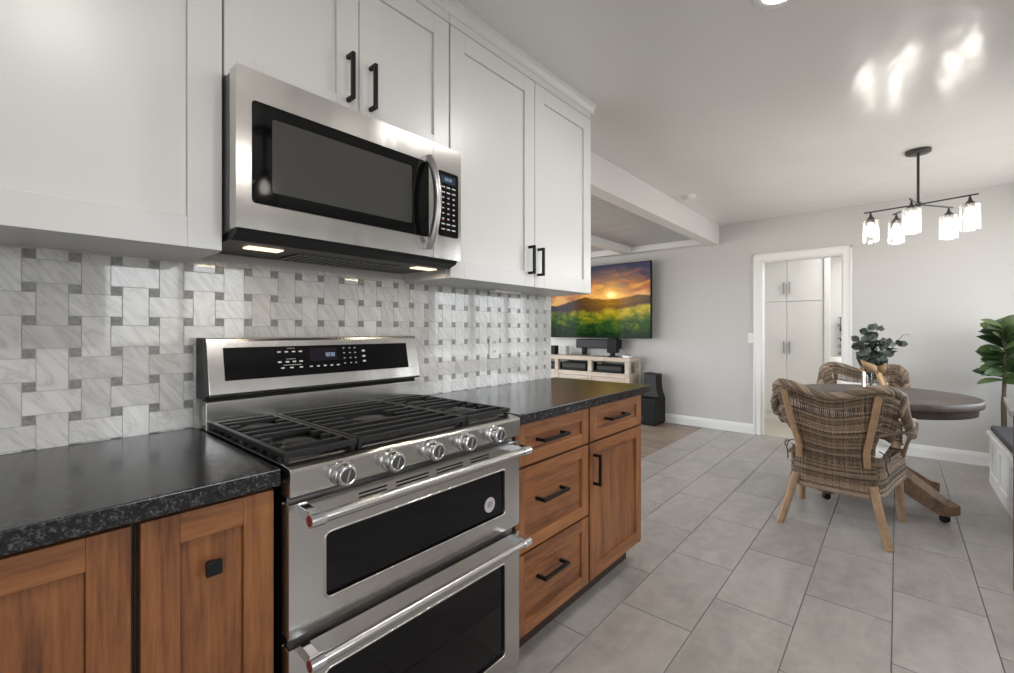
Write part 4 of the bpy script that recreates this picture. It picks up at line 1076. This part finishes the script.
def weave(mb, F, s0, s1, rows, stakes, r, amp, v0=0.0, v1=1.0, skip=None, stake_r=0.0035):
    n = stakes*2
    for j in range(rows):
        v = v0+(v1-v0)*(j+0.5)/rows
        if skip and skip[0] < v < skip[1]: continue
        pts = []
        for i in range(n+1):
            p, nn = F(s0+(s1-s0)*i/n, v)
            w = 1 if (i//1 + j) % 2 == 0 else -1
            pts.append(p+nn*amp*(w if i % 2 == 0 or True else 0))
        rr_ = r*random.uniform(0.85, 1.12)
        mb.tube(pts, rr_, 5)
    for i in range(stakes*2+1):
        pts = [F(s0+(s1-s0)*i/(stakes*2), v0+(v1-v0)*k_/9)[0] for k_ in range(10)]
        mb.tube(pts, stake_r, 5)
def braid(mb, path, R, r, turns, n=4, ns=8, samples=90):
    path = [Vector(p) for p in path]
    L = [0]
    for i in range(1, len(path)): L.append(L[-1]+(path[i]-path[i-1]).length)
    def at(d_):
        for i in range(1, len(path)):
            if d_ <= L[i] or i == len(path)-1:
                f_ = (d_-L[i-1])/max(1e-9, L[i]-L[i-1]); return path[i-1].lerp(path[i], f_), (path[i]-path[i-1]).normalized()
    u = None
    strands = [[] for _ in range(n)]
    for k_ in range(samples+1):
        p, t_ = at(L[-1]*k_/samples)
        if u is None: u = t_.orthogonal().normalized()
        u = (u-t_*u.dot(t_)).normalized(); w = t_.cross(u)
        for q in range(n):
            a = 2*math.pi*(q/n+turns*k_/samples)
            strands[q].append(p+(u*math.cos(a)+w*math.sin(a))*R)
    for st_ in strands: mb.tube(st_, r, ns)
def crv(pts, n=8):
    """Catmull-Rom through points"""
    P = [Vector(p) for p in pts]; out = []
    for i in range(len(P)-1):
        p0 = P[max(0, i-1)]; p1 = P[i]; p2 = P[i+1]; p3 = P[min(len(P)-1, i+2)]
        for k_ in range(n):
            t_ = k_/n
            out.append(0.5*((2*p1)+(p2-p0)*t_+(2*p0-5*p1+4*p2-p3)*t_*t_+(3*p1-p0-3*p2+p3)*t_**3))
    out.append(P[-1]); return out

def make_chair(label, group):
    t = thing('wicker_armchair', (0, 0, 0), label, 'chair', group)
    m = MB(); SN0, SN1 = (_a+_q*0.42)/_T, 1-(_a+_q*0.42)/_T
    weave(m, S_back, SN0, SN1, 50, 24, 0.0060, 0.0026, 0.0, 0.985, skip=(0.79, 0.872))
    weave(m, S_back, SB0, SN0, 20, 3, 0.0060, 0.0026, 0.60, 0.985); weave(m, S_back, SN1, SB1, 20, 3, 0.0060, 0.0026, 0.60, 0.985); m.build('backrest', M['wicker'], t)
    m = MB(); weave(m, S_skirt, 0.0, SB0+0.06, 14, 13, 0.0062, 0.0028); weave(m, S_skirt, SB1-0.06, 1.0, 14, 13, 0.0062, 0.0028)
    weave(m, S_front, 0.0, 1.0, 12, 18, 0.0062, 0.0028); m.build('seat_skirt', M['wicker'], t)
    m = MB(); pts = [tuple(S_skirt(i/40, 0.0)[0]) for i in range(41)]; braid(m, pts, 0.008, 0.008, 16, 3, 6, 160)
    m.build('bottom_braid', M['braid'], t)
    m = MB(); m.box(-0.22, 0.235, -0.225, 0.225, 0.425, 0.440); m.build('seat_deck', M['wicker'], t)
    # rim over the back, down the wings, along the arms, ending in a scroll
    top = [S_back(SB0+(SB1-SB0)*i/24, 1.0)[0]+Vector((0, 0, 0.008)) for i in range(25)]
    def arm(sgn):
        e_ = top[0] if sgn < 0 else top[-1]
        return [e_+Vector((0.020, sgn*0.006, -0.060)), Vector((-0.185, sgn*0.308, 0.730)), Vector((-0.125, sgn*0.316, 0.660)), Vector((-0.05, sgn*0.320, 0.640)), Vector((0.02, sgn*0.322, 0.655)), Vector((0.070, sgn*0.322, 0.645)), Vector((0.090, sgn*0.320, 0.605)), Vector((0.058, sgn*0.318, 0.575)), Vector((0.020, sgn*0.317, 0.592)), Vector((0.028, sgn*0.317, 0.624)), Vector((0.050, sgn*0.317, 0.620))]
    path = list(reversed(crv([top[0]]+arm(-1), 6)))[:-1]+top+crv([top[-1]]+arm(1), 6)[1:]
    m = MB(); braid(m, path, 0.0150, 0.0100, 11, 6, 6, 300); m.build('braided_rim', M['braid'], t)
    for sgn in (-1, 1):
        m = MB()
        for dx in (0.0, 0.018, 0.036):
            m.tube(crv([(0.200-dx*0.6, sgn*0.272, 0.42), (0.175-dx, sgn*0.290, 0.50), (0.100-dx, sgn*0.312, 0.575), (0.050-dx, sgn*0.317, 0.630)], 5), 0.0095, 7)
        m.tube(crv([(-0.27, sgn*0.200, 0.60), (-0.14, sgn*0.270, 0.612), (-0.04, sgn*0.312, 0.605), (0.05, sgn*0.314, 0.580)], 5), 0.0095, 7)
        m.build('arm_support', M['braid'], t)
        m = MB()
        m.tube([(-0.346, sgn*0.218, 0.825), (-0.318, sgn*0.193, 0.68), (-0.270, sgn*0.158, 0.50), (-0.256, sgn*0.160, 0.42)], 0.0165, 12); m.build('back_post', M['pole'], t)
        m = MB(); m.tube([(-0.222, sgn*0.180, 0.31), (-0.242, sgn*0.205, 0.20), (-0.282, sgn*0.253, 0.0)], [0.021, 0.021, 0.020], 12); m.build('leg', M['pole'], t)
        m = MB(); m.tube([(0.215, sgn*0.245, 0.34), (0.232, sgn*0.253, 0.16), (0.258, sgn*0.263, 0.0)], [0.021, 0.021, 0.020], 12); m.build('leg', M['pole'], t)
    # cushions
    m = MB(); nx_, ny_ = 14, 14; vs = []
    for side in (1, -1):
        for i in range(nx_+1):
            for j in range(ny_+1):
                a = -1+2*i/nx_; b_ = -1+2*j/ny_
                e_ = (max(0, 1-abs(a)**6)*max(0, 1-abs(b_)**6))**0.5
                vs.append((0.005+0.225*a, 0.215*b_, 0.478+side*0.037*e_))
    N = (nx_+1)*(ny_+1); fs = []
    for i in range(nx_):
        for j in range(ny_):
            q = i*(ny_+1)+j; fs.append((q, q+ny_+1, q+ny_+2, q+1)); fs.append((N+q, N+q+1, N+q+ny_+2, N+q+ny_+1))
    m.add(vs, fs, 0, True); m.build('seat_cushion', M['cloth_white'], t)
    m = MB(); vs = []
    for side in (1, -1):
        for i in range(nx_+1):
            for j in range(ny_+1):
                a = -1+2*i/nx_; b_ = -1+2*j/ny_
                e_ = (max(0, 1-abs(a)**6)*max(0, 1-abs(b_)**6))**0.5
                z = 0.592+0.118*a
                vs.append((-0.175-0.085*max(0, z-0.5)/0.4+side*0.030*e_, 0.185*b_, z+0.022*abs(b_)**3))
    m.add(vs, fs, 0, True); m.build('back_cushion', M['cloth_white'], t)
    for sgn in (-1, 1):
        m = MB(); y = sgn*0.222
        m.tube(crv([(-0.17, sgn*0.20, 0.50), (-0.20, y, 0.495), (-0.215, y+sgn*0.012, 0.46), (-0.195, y+sgn*0.012, 0.42), (-0.16, y+sgn*0.020, 0.37)], 5), 0.0035, 6)
        m.tube(crv([(-0.20, y, 0.495), (-0.19, y+sgn*0.022, 0.487), (-0.20, y+sgn*0.026, 0.465), (-0.213, y+sgn*0.012, 0.46)], 5), 0.0035, 6)
        m.build('cushion_tie', M['cloth_dark'], t, label='dark cushion tie')
    return t
chair = make_chair('wicker armchair seen from behind, nearest the camera', 'wicker armchairs at the dining table')
chair2 = copy_tree(chair)
chair.location = (3.505, 0.268, 0); chair.scale = (1.03, 1.03, 1.01); chair.rotation_euler = (0, 0, math.radians(-5))
chair2['label'] = 'wicker armchair facing the camera behind the dining table'
chair2.location = (5.02, 0.245, 0); chair2.rotation_euler = (0, 0, math.radians(180))

# ------------------------------------------------------------------ bench, fig tree, table at the right edge
bn = thing('bench', (4.5, -0.8, 0), 'white panelled window bench along the right wall', 'bench')
BX0, BX1, BY0, BY1, BZ = 3.95, 5.14, -1.078, -0.545, 0.395
m = MB(); m.box(BX0, BX1, BY0, BY1-0.012, 0, BZ-0.02); m.build('bench_box', M['trim'], bn, bevel=0.002)
m = MB(); m.box(BX0-0.01, BX1+0.012, BY0, BY1+0.018, BZ-0.02, BZ+0.012); m.build('bench_top', M['trim'], bn, bevel=0.004)
m = MB(); n_ = 3; w = (BX1-BX0)/n_
m.box(BX0, BX1, BY1-0.012, BY1, 0, 0.085); m.box(BX0, BX1, BY1-0.012, BY1, BZ-0.075, BZ-0.02)
for i in range(n_+1):
    x = BX0+w*i; m.box(max(BX0, x-0.035), min(BX1, x+0.035), BY1-0.012, BY1, 0.085, BZ-0.075)
m.build('front_frame', M['trim'], bn, bevel=0.002)
bc = MB(); bc.box(BX0+0.01, BX1-0.005, BY0+0.01, BY1-0.005, BZ+0.0125, BZ+0.058)
o = bc.build('bench_cushion', M['cloth_dark'], bevel=0.014, segs=3); tag(o, 'dark grey seat cushion on the white bench', 'cushion')

fg = thing('fig_tree', (5.46, -0.665, 0), 'fiddle-leaf fig in the corner behind the white bench', 'plant')
m = MB(); m.lathe([(0, 0.0), (0.07, 0.0), (0.083, 0.12), (0.086, 0.26), (0.078, 0.26), (0.075, 0.235), (0, 0.235)], (5.46, -0.665, 0), (0, 0, 1), 30); m.build('pot', M['terracotta'], fg)
m = MB(); m.tube(crv([(5.46, -0.665, 0.23), (5.462, -0.660, 0.6), (5.455, -0.668, 0.95), (5.46, -0.655, 1.20)], 5), [0.017]*6+[0.013]*5+[0.008]*5, 8); m.build('trunk', M['stem'], fg)
m = MB(); rr = random.Random(5)
for i in range(64):
    z = 0.78+0.44*i/63; a = i*2.4+rr.uniform(-.3, .3)
    up_ = 0.05+0.85*(z-0.78)/0.5+rr.uniform(-.25, .25)
    leaf(m, (5.46, -0.662, z), (math.cos(a), math.sin(a), up_), (-0.9+rr.uniform(-.5, .5), rr.uniform(-.8, .8), 0.8), rr.uniform(0.13, 0.185), rr.uniform(0.075, 0.105), 0.30, 0.12, 7, 0, 1.3)
m.build('foliage', M['fig'], fg)

gt = thing('side_table', (2.95, -0.7, 0), 'grey-topped wooden table cut off by the right edge of the photo', 'table')
GC = (3.335, -0.402)
m = MB(); m.prism([(GC[0], GC[1]), (2.78, -0.352), (2.74, -0.95), (3.29, -1.0)], 'z', 0.838, 0.862); m.build('tabletop', M['grey_top'], gt, bevel=0.003)
for lx, ly in ((3.075, -0.425), (3.22, -0.92), (2.80, -0.90)):
    m = MB(); m.box(lx-0.022, lx+0.022, ly-0.022, ly+0.022, 0, 0.838); m.build('leg', M['post'], gt, bevel=0.003)
